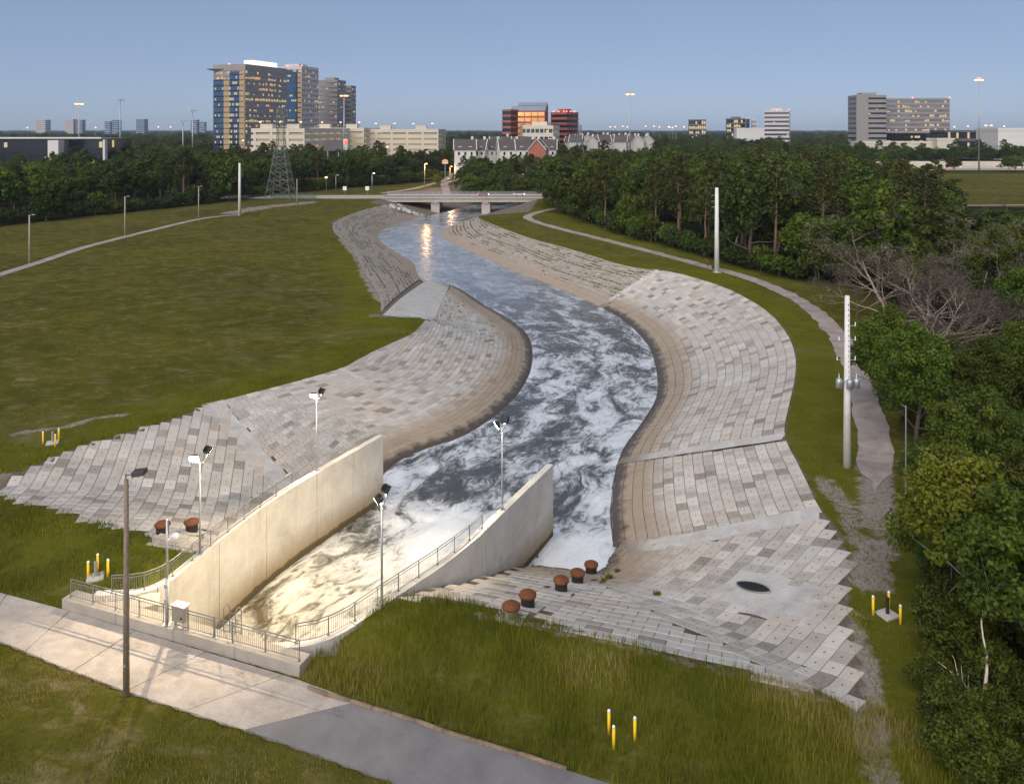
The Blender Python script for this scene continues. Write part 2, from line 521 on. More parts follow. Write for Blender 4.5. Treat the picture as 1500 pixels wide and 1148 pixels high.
    M['road'] = t.m
    t = NT('asphalt'); p = t.pos()
    a = t.noise(p, .5, 5, .7, .4); b = t.noise(p, 14, 5, .8)
    c = t.ramp(a, [(.3, (.17, .162, .162)), (.7, (.25, .24, .24))])
    c = t.mix(t.ramp(b, [(.35, .6), (.65, 0.)]), c, (.6, .58, .58), 'MULTIPLY')
    t.base(c); t.prm(rough=.9, spec=.25); t.bump(b, .5, .015)
    M['asphalt'] = t.m
    t = NT('gravel_path'); p = t.pos()
    a = t.noise(p, .35, 6, .7, .6); b = t.noise(p, 9, 6, .8)
    c = t.ramp(a, [(.3, (.24, .195, .175)), (.5, (.38, .32, .29)), (.7, (.47, .41, .375))])
    c = t.mix(t.ramp(b, [(.35, .5), (.62, 0.)]), c, (.6, .55, .5), 'MULTIPLY')
    t.base(c); t.prm(rough=.95, spec=.15); t.bump(b, .5, .03)
    M['path'] = t.m
    # ---- far revetment: courses of small blocks, too far to pick apart, weeds in the joints
    t = NT('weedy_revetment'); p = t.pos()
    uv = t.n.new('ShaderNodeCombineXYZ'); t.l.new(t.attr('u'), uv.inputs[0]); t.l.new(t.attr('v'), uv.inputs[1])
    br = t.n.new('ShaderNodeTexBrick'); t.l.new(uv.outputs[0], br.inputs['Vector'])
    br.inputs['Scale'].default_value = 1.0; br.inputs['Brick Width'].default_value = 1.25; br.inputs['Row Height'].default_value = .95
    br.inputs['Mortar Size'].default_value = .05; br.inputs['Color1'].default_value = (.44, .395, .345, 1); br.inputs['Color2'].default_value = (.35, .31, .27, 1)
    br.inputs['Mortar'].default_value = (.20, .165, .13, 1)
    c = br.outputs['Color']
    n = t.noise(p, .4, 6, .7, .5)
    c = t.mix(t.ramp(n, [(.4, 0.), (.72, .6)]), c, (.66, .58, .5), 'MULTIPLY')
    wd = t.noise(t.mapping(uv.outputs[0], (.30, 1.05, 1)), 1.1, 6, .75, .3)
    wv = t.math('MULTIPLY', t.ramp(wd, [(.52, 0.), (.60, 1.)]), t.ramp(t.attr('v'), [(.0, 0.), (.25, 0.), (1., 1.)]))
    t2 = t.math('MULTIPLY', t.ramp(wd, [(.53, 0.), (.62, .85)]), t.attr('weed'))
    c = t.mix(t2, c, (.14, .125, .055))
    z = t.math('ADD', t.sep(p, 2), t.math('MULTIPLY_ADD', n, .9, -.45))
    w = t.n.new('ShaderNodeMapRange'); t.l.new(z, w.inputs[0]); w.inputs[1].default_value = -5.4; w.inputs[2].default_value = -3.6; w.inputs[3].default_value = .75; w.inputs[4].default_value = 0
    t.base(t.mix(w.outputs[0], c, (.34, .26, .19))); t.prm(rough=.9, spec=.15); t.bump(t.math('ADD', br.outputs['Fac'], n), .6, .06)
    M['weedy'] = t.m
    # ---- metals, paint, small things
    M['kerb'] = simple('kerb_concrete', (.32, .285, .24), .85, 0, .18, 1.2, .15)
    M['galv'] = simple('galvanised_steel', (.42, .43, .44), .45, .7, .2, 5)
    M['rail'] = simple('galvanised_rail', (.17, .175, .175), .6, .3, .2, 6)
    M['pole_white'] = simple('spun_concrete_pole', (.66, .64, .61), .75, 0, .12, 2.5, .1)
    M['pole_wood'] = simple('weathered_wood_pole', (.22, .165, .12), .9, 0, .35, 6, .4)
    M['pole_pale'] = simple('sun_bleached_pole', (.40, .33, .25), .9, 0, .25, 6, .3)
    M['dark'] = simple('dark_metal', (.035, .032, .030), .5, .3, .3, 8)
    M['bronze'] = simple('bronze_paint', (.07, .058, .05), .5, .2, .2, 8)
    M['black_pipe'] = simple('bitumen_pipe', (.018, .016, .016), .55, 0, .4, 7, .2)
    M['grey_pipe'] = simple('scuffed_grey_pipe', (.24, .225, .2), .8, 0, .4, 7, .2)
    M['rust'] = simple('rusty_steel', (.15, .052, .018), .85, .1, .5, 9, .5)
    M['yellow'] = simple('yellow_paint', (.80, .50, .015), .45, 0, .12, 6)
    M['white_paint'] = simple('white_paint', (.78, .77, .75), .5, 0, .08, 5)
    M['beige_box'] = simple('beige_enclosure', (.24, .215, .185), .5, .2, .12, 5)
    M['bark'] = simple('bark', (.12, .092, .068), .95, 0, .45, 5, .5)
    M['bark_pine'] = simple('pine_bark', (.21, .125, .085), .95, 0, .4, 5, .5)
    M['bark_grey'] = simple('bare_grey_wood', (.34, .275, .215), .9, 0, .35, 5, .4)
    M['bark_pale'] = simple('pale_dead_wood', (.58, .50, .40), .85, 0, .25, 5, .3)
    M['log'] = simple('straw_log', (.20, .145, .095), .95, 0, .4, 7, .5)
    def leaf(name, stops, var=.38, hue=.05, h0=.47):
        t = NT(name)
        a = t.attr('tint'); r = t.rnd()
        c = t.ramp(a, stops)
        hs = t.n.new('ShaderNodeHueSaturation'); t.l.new(c, hs.inputs['Color'])
        t.set(hs.inputs['Hue'], t.math('MULTIPLY_ADD', r, hue, h0)); t.set(hs.inputs['Value'], t.math('MULTIPLY_ADD', r, var * 2, 1 - var))
        t.base(hs.outputs[0]); t.prm(rough=.6, spec=.25)
        tr = t.n.new('ShaderNodeBsdfTranslucent'); t.l.new(hs.outputs[0], tr.inputs[0])
        mx = t.n.new('ShaderNodeMixShader'); mx.inputs[0].default_value = .25
        t.l.new(t.b.outputs[0], mx.inputs[1]); t.l.new(tr.outputs[0], mx.inputs[2]); t.l.new(mx.outputs[0], t.out.inputs[0])
        return t.m
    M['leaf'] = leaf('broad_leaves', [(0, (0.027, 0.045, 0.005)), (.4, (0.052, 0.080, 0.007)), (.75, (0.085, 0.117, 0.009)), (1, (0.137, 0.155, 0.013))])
    M['leaf_dark'] = leaf('dark_leaves', [(0, (0.019, 0.035, 0.007)), (.5, (0.038, 0.062, 0.009)), (1, (0.080, 0.100, 0.013))])
    M['leaf_pine'] = leaf('pine_needles', [(0, (.030, .044, .009)), (.5, (.062, .078, .014)), (1, (.115, .120, .024))])
    M['leaf_lime'] = leaf('fresh_leaves', [(0, (0.068, 0.090, 0.007)), (.5, (0.137, 0.162, 0.009)), (1, (0.253, 0.243, 0.020))], .2, .02, .505)
    M['weed'] = simple('joint_weed', (.13, .115, .05), .9, 0, .4, 3)
    M['leaf_dry'] = leaf('twig_haze', [(0, (.075, .06, .042)), (.5, (.13, .105, .075)), (1, (.20, .165, .12))])
mk_materials()

# ================================================================== THE SETTING: ground, water, roads
rng = np.random.default_rng(11)
random.seed(5)
FOREST_R = [(20, 33), (24.3, 46), (31.2, 63), (37, 76), (43, 88), (48, 99), (57, 120), (61, 136), (50, 149), (40, 177), (29, 208), (16, 262), (14, 345), (-25, 350), (-25, 440),
            (150, 440), (150, 300), (215, 275), (215, 90), (90, 33)]
FOREST_L = [(-152, 218), (-140, 246), (-124, 276), (-112, 303), (-103, 330), (-93, 356), (-72, 388), (-54, 408), (-38, 442), (-36, 500), (-330, 500), (-330, 218)]
DIRT = [(Gs([(-20, 648), (40, 632), (90, 628), (140, 614), (180, 609)]), .55), (Gs([(1281, 665), (1284, 700), (1283, 740), (1288, 770), (1278, 810), (1272, 850)]), 1.5), (Gs([(1205, 700), (1240, 745), (1255, 790)]), .9),
        (Gs([(1238, 900), (1262, 960), (1275, 1050), (1290, 1148)]), .9), (Gs([(340, 312), (390, 303), (450, 297)]), 4.5), (Gs([(545, 462), (590, 463)]), 1.2), (Gs([(0, 702), (30, 716)]), 1.3),
        (Gs([(560, 440), (540, 410), (524, 375), (500, 349)]), 1.3), (Gs([(700, 900), (900, 940), (1100, 992), (1215, 1024)]), .45), (Gs([(430, 1000), (600, 1062), (760, 1110)]), .35),
        (Gs([(490, 327), (520, 314), (565, 301)]), 2.0)]

def lattice(parts):
    out = []
    for a, b, st in parts:
        out += list(np.arange(a, b, st))
    return np.array(out)
gx = np.linspace(1.06, 1.0, 1)
geo = lambda a, b, n: list(a * (b / a) ** np.linspace(0, 1, n))
xr = list(np.arange(45.5, 160, 2.0)) + geo(160, 15000, 32)
XS = np.array([-v for v in xr[::-1]] + list(np.arange(-45, 45.01, .5)) + xr)
YS = np.array(list(np.arange(22, 132, .5)) + list(np.arange(132, 440, 1.6)) + geo(441, 15000, 34))
Xg, Yg = np.meshgrid(XS, YS)
Zg = height(Xg.ravel(), Yg.ravel()).reshape(Xg.shape)
xf, yf = Xg.ravel(), Yg.ravel()
near = ((yf < 440) & (np.abs(xf) < 350))
a_dirt = np.zeros(xf.shape); a_lush = np.zeros(xf.shape); a_wood = np.zeros(xf.shape); a_conc = np.zeros(xf.shape)
xn, yn = xf[near], yf[near]
v = np.zeros(xn.shape)
for pts, w in DIRT:
    v = np.maximum(v, 1 - smoothstep(w * .4, w * 1.7, dist_line(xn, yn, pts)))
a_dirt[near] = v * .72
ch = in_poly(xn, yn, CHANNEL) | in_poly(xn, yn, CHUTE)
dt = np.minimum(np.minimum(dist_line(xn, yn, TOP_L), dist_line(xn, yn, LOW_L)), dist_line(xn, yn, TOP_R))
a_lush[near] = np.where(ch, 0, 1 - smoothstep(2.0, 11.0, dt)) * (1 - smoothstep(125, 220, yn) * .5) + .9 * (1 - smoothstep(3, 12, dist_line(xn, yn, Gs([(806, 308), (900, 348), (1000, 376), (1100, 405)]))))
a_conc[near] = ch
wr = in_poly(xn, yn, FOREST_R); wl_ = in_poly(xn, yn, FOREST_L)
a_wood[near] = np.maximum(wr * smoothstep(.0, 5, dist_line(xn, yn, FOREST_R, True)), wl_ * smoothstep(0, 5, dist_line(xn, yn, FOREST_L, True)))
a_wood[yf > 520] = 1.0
Zt = Zg.ravel().copy()
sub = np.zeros(xf.shape); sub[near] = ch & (dt > .5)
inroad = np.zeros(xf.shape, bool); m = yf < 70; inroad[m] = in_poly(xf[m], yf[m], ROAD)
Zt = Zt - .12 * sub - .12 * inroad
# flood-plain basin and berm beside the freeway
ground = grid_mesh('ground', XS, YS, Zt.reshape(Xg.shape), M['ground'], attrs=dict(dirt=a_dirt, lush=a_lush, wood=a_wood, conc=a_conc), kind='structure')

# ------------------------------------------------------------------ water
t = NT('flowing_water')
cs = t.n.new('ShaderNodeCombineXYZ'); t.l.new(t.attr('s'), cs.inputs[0]); t.l.new(t.attr('t'), cs.inputs[1])
p = cs.outputs[0]
dens = t.attr('foam'); calm = t.attr('calm')
wv = t.n.new('ShaderNodeTexNoise'); t.l.new(t.mapping(p, (.10, .16, 1)), wv.inputs['Vector']); wv.inputs['Scale'].default_value = 1.0; wv.inputs['Detail'].default_value = 3
sc_ = t.n.new('ShaderNodeVectorMath'); sc_.operation = 'MULTIPLY_ADD'; t.l.new(wv.outputs['Color'], sc_.inputs[0]); sc_.inputs[1].default_value = (5, 4, 0); t.l.new(p, sc_.inputs[2])
pw = sc_.outputs[0]
n1 = t.noise(t.mapping(pw, (.17, .25, 1)), 1.0, 8, .6, 1.0)
n2 = t.noise(t.mapping(pw, (.55, 1.0, 1)), 1.0, 7, .62, 1.7)
n3 = t.noise(t.mapping(pw, (.05, .16, 1)), 1.0, 4, .5, .6)
f = t.math('MULTIPLY_ADD', n1, .62, t.math('MULTIPLY', n2, .38))
f = t.math('ADD', f, t.math('MULTIPLY_ADD', n3, .28, -.14))
f = t.math('ADD', f, dens)
foam_sharp = t.ramp(f, [(.43, .02), (.49, .30), (.55, .78), (.66, 1.)])
foam_sky_sheen = t.ramp(f, [(.36, .12), (.52, .38), (.72, .72)])  # soft foam, lifted to put pale sky reflection into the calm water colour
fm = t.n.new('ShaderNodeMix'); fm.data_type = 'FLOAT'; t.l.new(calm, fm.inputs[0])
t.l.new(t.math('MULTIPLY', foam_sharp, 1.0), fm.inputs[2]); t.l.new(t.math('MULTIPLY', foam_sky_sheen, 1.0), fm.inputs[3])
foam = fm.outputs[0]
silt = t.attr('silt')  # brown murk plus warm lamp yellow put into the chute water colour
t.base(t.mix(foam, t.mix(silt, (.045, .045, .042), (.085, .064, .028)), t.mix(silt, (.66, .69, .73), (.58, .55, .46))))
t.prm(rough=t.math('MULTIPLY_ADD', foam, .5, .07), spec=.5)
hgt = t.math('ADD', t.math('MULTIPLY', n2, .55), t.math('MULTIPLY_ADD', foam, .25, t.math('MULTIPLY', t.noise(t.mapping(pw, (2.2, 3.4, 1)), 1.0, 5, .65, .8), .3)))
bn = t.n.new('ShaderNodeBump'); t.l.new(hgt, bn.inputs['Height']); bn.inputs['Distance'].default_value = .22
t.set(bn.inputs['Strength'], t.math('MULTIPLY_ADD', calm, -.86, .9)); t.l.new(bn.outputs[0], t.b.inputs['Normal'])
M['water'] = t.m

CENTRE = [(-22, 40), (-17.5, 48), (-13.5, 57), (-8.5, 65), (-3.2, 72)] + Gs([(790, 650), (845, 600), (880, 550), (876, 510), (845, 475), (790, 445), (730, 415), (690, 395), (650, 377), (612, 357), (600, 344), (625, 329), (668, 316)], ZW) + [(-14, 335), (2, 366), (36, 400)]
CENTRE = [tuple(q) for q in smooth_line(CENTRE, 1.5, it=3)]
WX = np.arange(-58, 46, .4)
WY = np.array(list(np.arange(41, 112, .33)) + list(np.arange(112, 415, 1.2)))
Xw, Yw = np.meshgrid(WX, WY)
xw, yw = Xw.ravel(), Yw.ravel()
inw = in_poly(xw, yw, WATER) | in_poly(xw, yw, CHUTE)
dw = np.minimum(dist_line(xw, yw, WATER, True), dist_line(xw, yw, CHUTE, True))
near_w = (inw | (dw < 2.2)).reshape(Xw.shape)
keep = near_w[:-1, :-1] & near_w[1:, 1:] & near_w[1:, :-1] & near_w[:-1, 1:]
# flow coordinates: s along the stream, t across it
S = np.zeros(xw.shape); T = np.zeros(xw.shape); B = np.full(xw.shape, 1e9); acc = 0.0
for (x0, y0), (x1, y1) in zip(CENTRE[:-1], CENTRE[1:]):
    dx, dy = x1 - x0, y1 - y0; L = math.hypot(dx, dy)
    u = np.clip(((xw - x0) * dx + (yw - y0) * dy) / L ** 2, 0, 1)
    ex, ey = xw - x0 - u * dx, yw - y0 - u * dy
    dd = ex ** 2 + ey ** 2
    b = dd < B
    B[b] = dd[b]; S[b] = (acc + u * L)[b]; T[b] = (np.sign(dx * ey - dy * ex) * np.sqrt(dd))[b]
    acc += L
pocket = np.exp(-(((xw - 5.2) / 2.6) ** 2 + ((yw - 62.5) / 3.0) ** 2))
boil = np.exp(-(((xw + 4.6) / 3.6) ** 2 + ((yw - 66.0) / 5.0) ** 2))
chute_f = 1 - smoothstep(24, 44, S)
edge = np.exp(-(dw / 1.3) ** 2) * inw
foam_d = .062 * chute_f + .13 * boil + .30 * pocket + .03 * smoothstep(40, 60, S) - .045 * smoothstep(80, 110, S) * (1 - smoothstep(120, 150, S)) + .05 * edge - .02 * smoothstep(200, 260, S)
foam_d = foam_d - .035
calm_d = smoothstep(85, 160, S)
silt_warm_d = 1 - smoothstep(12, 34, S)
amp = .34 * (1 - smoothstep(25, 75, S)) + .06
Zw = ZW + amp * 2 * (fbm(S * .35, T * .55, 5, 4) - .5) + .35 * boil * fbm(xw * .5, yw * .5, 9, 3)
Zw = np.where(inw & (dw < .8), ZW + (Zw - ZW) * dw / .8, np.where(inw, Zw, ZW))
water = grid_mesh('water', WX, WY, Zw.reshape(Xw.shape), M['water'], keep=keep, attrs=dict(s=S, t=T, foam=foam_d, calm=calm_d, silt=silt_warm_d), kind='structure')

# ------------------------------------------------------------------ draped ribbons: roads and paths
def ribbon(name, line, width, mat, lift=.03, step=1.0, wob=0.0, parent=None, zfun=None, taper=0.0, lvl=.5, **tags):
    c = smooth_line(line, step)
    d = np.gradient(c, axis=0); d /= np.linalg.norm(d, axis=1)[:, None] + 1e-9
    nrm = np.stack([-d[:, 1], d[:, 0]], 1)
    nx_ = 5
    rows = []
    for k in range(nx_):
        w = (k / (nx_ - 1) - .5) * width
        w = np.full(len(c), w)
        if taper:
            left = (len(c) - 1 - np.arange(len(c))) * step
            w = w * smoothstep(-.5, taper, left + 2.5 * (fbm(c[:, 0] * .8, c[:, 1] * .8, 60 + k, 3) - .5))
        if wob and k in (0, nx_ - 1):
            w = w + wob * (fbm(c[:, 0] * .5, c[:, 1] * .5, 40 + k, 3) - .5) * 2
        rows.append(c + nrm * w[:, None])
    P = np.stack(rows, 1)
    z = (height(P[..., 0].ravel(), P[..., 1].ravel()).reshape(P.shape[:2]) if zfun is None else zfun(P[..., 0], P[..., 1]))
    z = z.max(1, keepdims=True) * lvl + z * (1 - lvl) + lift
    co = np.concatenate([P, z[..., None]], -1).reshape(-1, 3)
    n = len(c)
    idx = np.arange(n * nx_).reshape(n, nx_)
    q = np.stack([idx[:-1, 1:], idx[:-1, :-1], idx[1:, :-1], idx[1:, 1:]], -1).reshape(-1, 4)
    return raw_mesh(name, co, q, mat, parent, **tags)

# service road: cast slabs, then asphalt from the saw cut on
road = root('service_road', (-18, 40, -.6), 'pale service road along the foot of the railing', 'road')
del road['label'], road['category']; road['kind'] = 'structure'
far_l, near_l = resample(ROAD_FAR, n=60), resample(ROAD_NEAR, n=60)
def road_piece(name, t0, t1, t0b, t1b, mat, z=-.585, n=6):
    mb = MB()
    fa = np.array([[np.interp(u, np.linspace(0, 1, 60), far_l[:, k]) for k in (0, 1)] for u in np.linspace(t0, t1, n)])
    na = np.array([[np.interp(u, np.linspace(0, 1, 60), near_l[:, k]) for k in (0, 1)] for u in np.linspace(t0b, t1b, n)])
    for i in range(n - 1):
        j = .06 * math.sin(i * 2.1 + t0 * 40)
        b = [na[i], na[i + 1], fa[i + 1], fa[i]]
        mb.hexa([(*q, z - .25) for q in b], [(*q, z) for q in b])
    return mb.build(name, mat, road)
ts = [0, .10, .20, .295, .39, .485, .58, .668]
for a, b in zip(ts[:-1], ts[1:]):
    g_ = .0006
    road_piece('concrete_slab', a + g_, b - g_, a + g_, b - g_, M['road'])
road_piece('asphalt_surface', .6690, 1, .6690, 1, M['asphalt'], -.575, 12)

left_path = ribbon('footpath_left', Gs([(-120, 440), (0, 402), (60, 384), (120, 363), (180, 348), (240, 333), (290, 321), (330, 316), (350, 315)]), 2.3, M['path'], .05, kind='structure')
right_path = ribbon('footpath_right', Gs([(860, 299), (830, 303), (795, 309), (772, 316), (773, 321), (800, 330), (850, 343), (900, 355), (950, 368), (1000, 381), (1040, 392), (1080, 402), (1120, 415),
                                          (1160, 433), (1195, 456), (1222, 484), (1243, 515), (1258, 555), (1270, 600), (1280, 650), (1284, 700), (1283, 722)]), 2.7, M['path'], .05, wob=.5, taper=5, kind='structure')
trail = ribbon('trail', [(-39, 500), (-36, 440), (-41, 405), (-46, 372), (-57, 345)], 3.2, M['path'], .05, 3, kind='structure')
trail2 = ribbon('park_path', [(-28, 470), (-29, 440), (-36, 415), (-33, 385), (-28, 350)], 4.0, M['path'], .05, 3, kind='structure')

# ------------------------------------------------------------------ revetments: sheets of concrete blocks
def inset(q, gap):
    c = q.mean(0)
    e = []
    for i in range(4):
        v = c - q[i]; L = np.linalg.norm(v)
        e.append(q[i] + v / L * gap * 1.414)
    return np.array(e)

def make_blocks(panel, quads, lift=.07, gap=.022, seed=1, limit=300):
    r = np.random.default_rng(seed)
    Q = np.array([inset(q, gap) for q in quads])          # n,4,2
    n = len(Q)
    z = height(Q[..., 0].ravel(), Q[..., 1].ravel()).reshape(n, 4)
    z = z + lift + (r.random((n, 1)) - .5) * .022 + (r.random((n, 4)) - .5) * .008
    cen = Q.mean(1)
    size = 1.0 / (cen[:, 1] ** 2)
    order = np.argsort(-size)
    stuffv, stufff, tone = [], [], []
    for rank, k in enumerate(order):
        q, zz = Q[k], z[k]
        c = np.array([cen[k, 0], cen[k, 1], zz.mean()])
        mid = q + (cen[k] - q) * .045
        v = np.concatenate([np.column_stack([q, zz - .22]), np.column_stack([q, zz - .025]), np.column_stack([mid, zz])]) - c
        f = [[8, 9, 10, 11]]
        for i in range(4):
            j = (i + 1) % 4
            f.append([i, j, 4 + j, 4 + i]); f.append([4 + i, 4 + j, 8 + j, 8 + i])
        if rank < limit:
            me = bpy.data.meshes.new('concrete_block'); me.from_pydata(v.tolist(), [], f); me.materials.append(M['block'])
            o = bpy.data.objects.new('concrete_block', me); col.objects.link(o); o.parent = panel; o.location = c
        else:
            n0 = len(stuffv) * 12
            stuffv.append(v + c); stufff += [[n0 + a for a in ff] for ff in f]; tone += [r.random()] * 12
    if stuffv:
        ob = raw_mesh('concrete_block', np.concatenate(stuffv), np.array(stufff), M['block_stuff'], panel, kind='stuff')
        a = ob.data.attributes.new('tone', 'FLOAT', 'POINT'); a.data.foreach_set('value', np.array(tone, np.float32))

def bed(name, poly, lift=.02, step=.5):
    P = np.array(poly)
    xs = np.arange(P[:, 0].min() - 1, P[:, 0].max() + 1, step); ys = np.arange(P[:, 1].min() - 1, P[:, 1].max() + 1, step)
    X, Y = np.meshgrid(xs, ys)
    Z = height(X.ravel(), Y.ravel()).reshape(X.shape) + lift
    xc, yc = (X[:-1, :-1] + step / 2), (Y[:-1, :-1] + step / 2)
    k = in_poly(xc.ravel(), yc.ravel(), poly).reshape(xc.shape)
    return grid_mesh(name, xs, ys, Z, M['bed'], keep=k, kind='structure')

def ruled(bottom, top, rowh=.95, blk=1.25, aligned=False, seed=2, t0=-.06, t1=1.0, jit=.5):
    r = np.random.default_rng(seed)
    B_, T_ = resample(bottom, n=240), resample(top, n=240)
    wid = np.linalg.norm(T_ - B_, axis=1).mean()
    nr = int(round(wid / rowh))
    rows = np.linspace(t0, t1, nr + 1)
    out = []
    S_ = np.linspace(0, 1, 240)
    def pt(s, t):
        return np.array([np.interp(s, S_, B_[:, k]) * (1 - t) + np.interp(s, S_, T_[:, k]) * t for k in (0, 1)])
    for i in range(nr):
        tm = (rows[i] + rows[i + 1]) / 2
        mid = B_ * (1 - tm) + T_ * tm
        L = np.linalg.norm(np.diff(mid, axis=0), axis=1).sum()
        s = -(0 if aligned else r.random()) * blk / L
        while s < 1:
            w = blk * (1 + (r.random() - .5) * jit) / L
            e = min(1, s + w); b = max(0, s)
            if e - b > .3 * blk / L:
                out.append(np.array([pt(b, rows[i]), pt(e, rows[i]), pt(e, rows[i + 1]), pt(b, rows[i + 1])]))
            s += w
    out2 = []
    for q in out:
        a = q[1] - q[0]; b = q[3] - q[0]
        if a[0] * b[1] - a[1] * b[0] < 0: q = q[::-1]
        out2.append(q)
    return out2

def planar(poly, ang, lu, lv, avoid=(), stagger=.5, seed=3, colshift=False):
    r = np.random.default_rng(seed)
    e1 = np.array([math.cos(ang), math.sin(ang)]); e2 = np.array([-e1[1], e1[0]])
    P = np.array(poly); u = P @ e1; v = P @ e2
    out = []
    k = 0
    for b in np.arange(v.min() - lv, v.max() + lv, lv):
        off = (k % 2) * stagger * lu + (r.random() * lu if colshift else 0); k += 1
        a = u.min() - 2 * lu + off
        while a < u.max() + lu:
            w = lu * (1 + (r.random() - .5) * .25 if colshift else 1)
            q = np.array([e1 * a + e2 * b, e1 * (a + w) + e2 * b, e1 * (a + w) + e2 * (b + lv), e1 * a + e2 * (b + lv)])
            c = q.mean(0)
            if in_poly(c[:1], c[1:], poly)[0] and not any(in_poly(c[:1], c[1:], av)[0] for av in avoid):
                out.append(q)
            a += w
    return out

def pick(line, a, b):
    """stretch of a line between the points nearest to a and b"""
    L = np.array(line)
    i = int(np.argmin(((L - np.array(a)) ** 2).sum(1))); j = int(np.argmin(((L - np.array(b)) ** 2).sum(1)))
    return L[i:j + 1] if i <= j else L[j:i + 1][::-1]

def seam(name, pts, width, lift=.058, mat='poured'):
    return ribbon(name, [hit(*q)[:2] for q in pts], width, M[mat], lift, .5, wob=.12, lvl=0.0, kind='structure')

sm_TR = smooth_line(TOP_R, .6, it=1); sm_TL = smooth_line(TOP_L, .6, it=1)
# right bank, the long curved slope
R2 = bed('revetment_right_curve', [*map(tuple, pick(SHORE_R, G(906, 680, ZW), G(884, 451, ZW))), *map(tuple, pick(sm_TR, G(967, 396), G(1149, 640)))])
make_blocks(R2, ruled(pick(SHORE_R, G(906, 680, ZW), G(884, 451, ZW)), pick(sm_TR, G(1149, 640), G(967, 397)), .98, 1.3, seed=21), seed=4)
# right bank, the panel of straight columns
r3b, r3t = pick(SHORE_R, G(902, 800, ZW), G(905, 683, ZW)), pick(sm_TR, G(1201, 751), G(1150, 646))
R3 = bed('revetment_right_columns', [*map(tuple, r3b), *map(tuple, r3t[::-1])])
make_blocks(R3, ruled(r3b, r3t, .92, 1.2, seed=22, jit=.15), seed=5)
# right apron, laid on the diagonal, with the drain in it
APRON_B = [hit(*q)[:2] for q in [(876, 848), (900, 868), (960, 900), (1010, 925), (1080, 955), (1150, 985), (1215, 1012)]]
PAD = [hit(*q)[:2] for q in [(1046, 866), (1062, 846), (1090, 838), (1150, 846), (1196, 876), (1170, 902), (1110, 900), (1070, 888)]]
R4poly = APRON_B + [tuple(q) for q in pick(sm_TR, G(1225, 1022), G(1204, 756))] + [hit(*q)[:2] for q in [(1130, 772), (1040, 790), (960, 800), (915, 804)]] + [tuple(q) for q in pick(SHORE_R, G(900, 808, ZW), G(884, 838, ZW))]
R4 = bed('revetment_right_apron', R4poly)
make_blocks(R4, planar(R4poly, math.radians(41), .98, .98, [PAD], 0, 7), seed=6, gap=.018, limit=300)
R5poly = APRON_B[::-1] + [G(860, 841, ZW), G(830, 834, ZW), G(786, 829, ZW), (-0.9, 58.0), (-3.6, 52.1), (-6.5, 48.2)] + [tuple(q) for q in pick(sm_TR, G(600, 874), G(1215, 1018))]
R5 = bed('revetment_near_apron', R5poly)
STUBS_R = [(749, 901), (773, 890), (822, 867), (846, 855), (866, 842)]
stub_pads = []
for q in STUBS_R:
    x, y, _ = hit(*q)
    stub_pads.append([(x - .8, y - .8), (x + .8, y - .8), (x + .8, y + .8), (x - .8, y + .8)])
make_blocks(R5, planar(R5poly, math.atan2(kdir[1], kdir[0]) + .05, 1.5, .95, stub_pads, .5, 8), seed=7, gap=.014)
# left bank, bulging slope
l3b = pick(SHORE_L, (-14.6, 66.5), G(660, 418, ZW)); l3t = pick(sm_TL, G(322, 589), G(626, 470))
L3 = bed('revetment_left_curve', [*map(tuple, l3b), *map(tuple, l3t[::-1])])
make_blocks(L3, ruled(l3b, l3t, 1.0, 1.35, seed=23), seed=8)
# left apron, straight columns running down to the stubs
L4poly = [tuple(q) for q in pick(sm_TL, G(20, 695), G(322, 589))] + [(-26.0, 75.6), (-20.5, 70.3), (-15.2, 66.2), (-18.4, 60.3), (-20.8, 53)] + [tuple(q) for q in LOW_L[::-1]][:-2]
L4 = bed('revetment_left_apron', L4poly)
STUBS_L = [(238, 784), (281, 780)]
pads_l = []
for q in STUBS_L:
    x, y, _ = hit(*q)
    pads_l.append([(x - .9, y - .8), (x + .9, y - .8), (x + .9, y + .8), (x - .9, y + .8)])
make_blocks(L4, planar(L4poly, math.atan2(-.965, .26), 1.25, .88, pads_l, 0, 9, True), seed=9)
# far weedy slopes
def weedy(name, bottom, top, seed):
    n, mrow = 150, 24
    B_, T_ = resample(bottom, n=n), resample(top, n=n)
    sl = np.concatenate([[0], np.cumsum(np.linalg.norm(np.diff((B_ + T_) / 2, axis=0), axis=1))])
    tt = np.linspace(-.1, 1.02, mrow)
    P = B_[:, None] * (1 - tt[None, :, None]) + T_[:, None] * tt[None, :, None]
    z = height(P[..., 0].ravel(), P[..., 1].ravel()).reshape(P.shape[:2]) + .05
    co = np.concatenate([P, z[..., None]], -1).reshape(-1, 3)
    idx = np.arange(n * mrow).reshape(n, mrow)
    q = np.stack([idx[:-1, :-1], idx[:-1, 1:], idx[1:, 1:], idx[1:, :-1]], -1).reshape(-1, 4)
    a, b = P[1, 0] - P[0, 0], P[0, 1] - P[0, 0]
    if a[0] * b[1] - a[1] * b[0] > 0: q = q[:, ::-1]
    ob = raw_mesh(name, co, q, M['weedy'], kind='structure')
    w = np.linalg.norm(T_ - B_, axis=1)
    for k, arr in dict(u=np.repeat(sl, mrow), v=(w[:, None] * tt[None]).ravel(), weed=np.tile(smoothstep(.15, .5, tt), n)).items():
        at = ob.data.attributes.new(k, 'FLOAT', 'POINT'); at.data.foreach_set('value', np.ascontiguousarray(arr, np.float32))
    ob.data.shade_smooth()
    return ob, P
R1, R1P = weedy('revetment_far_right', pick(SHORE_R, G(884, 451, ZW), G(683, 324, ZW)), pick(sm_TR, G(960, 398), G(702, 319)), 1)
L1, L1P = weedy('revetment_far_left', pick(SHORE_L, G(620, 414, ZW), G(625, 317, ZW)), pick(sm_TL, G(560, 455), G(567, 300)), 2)
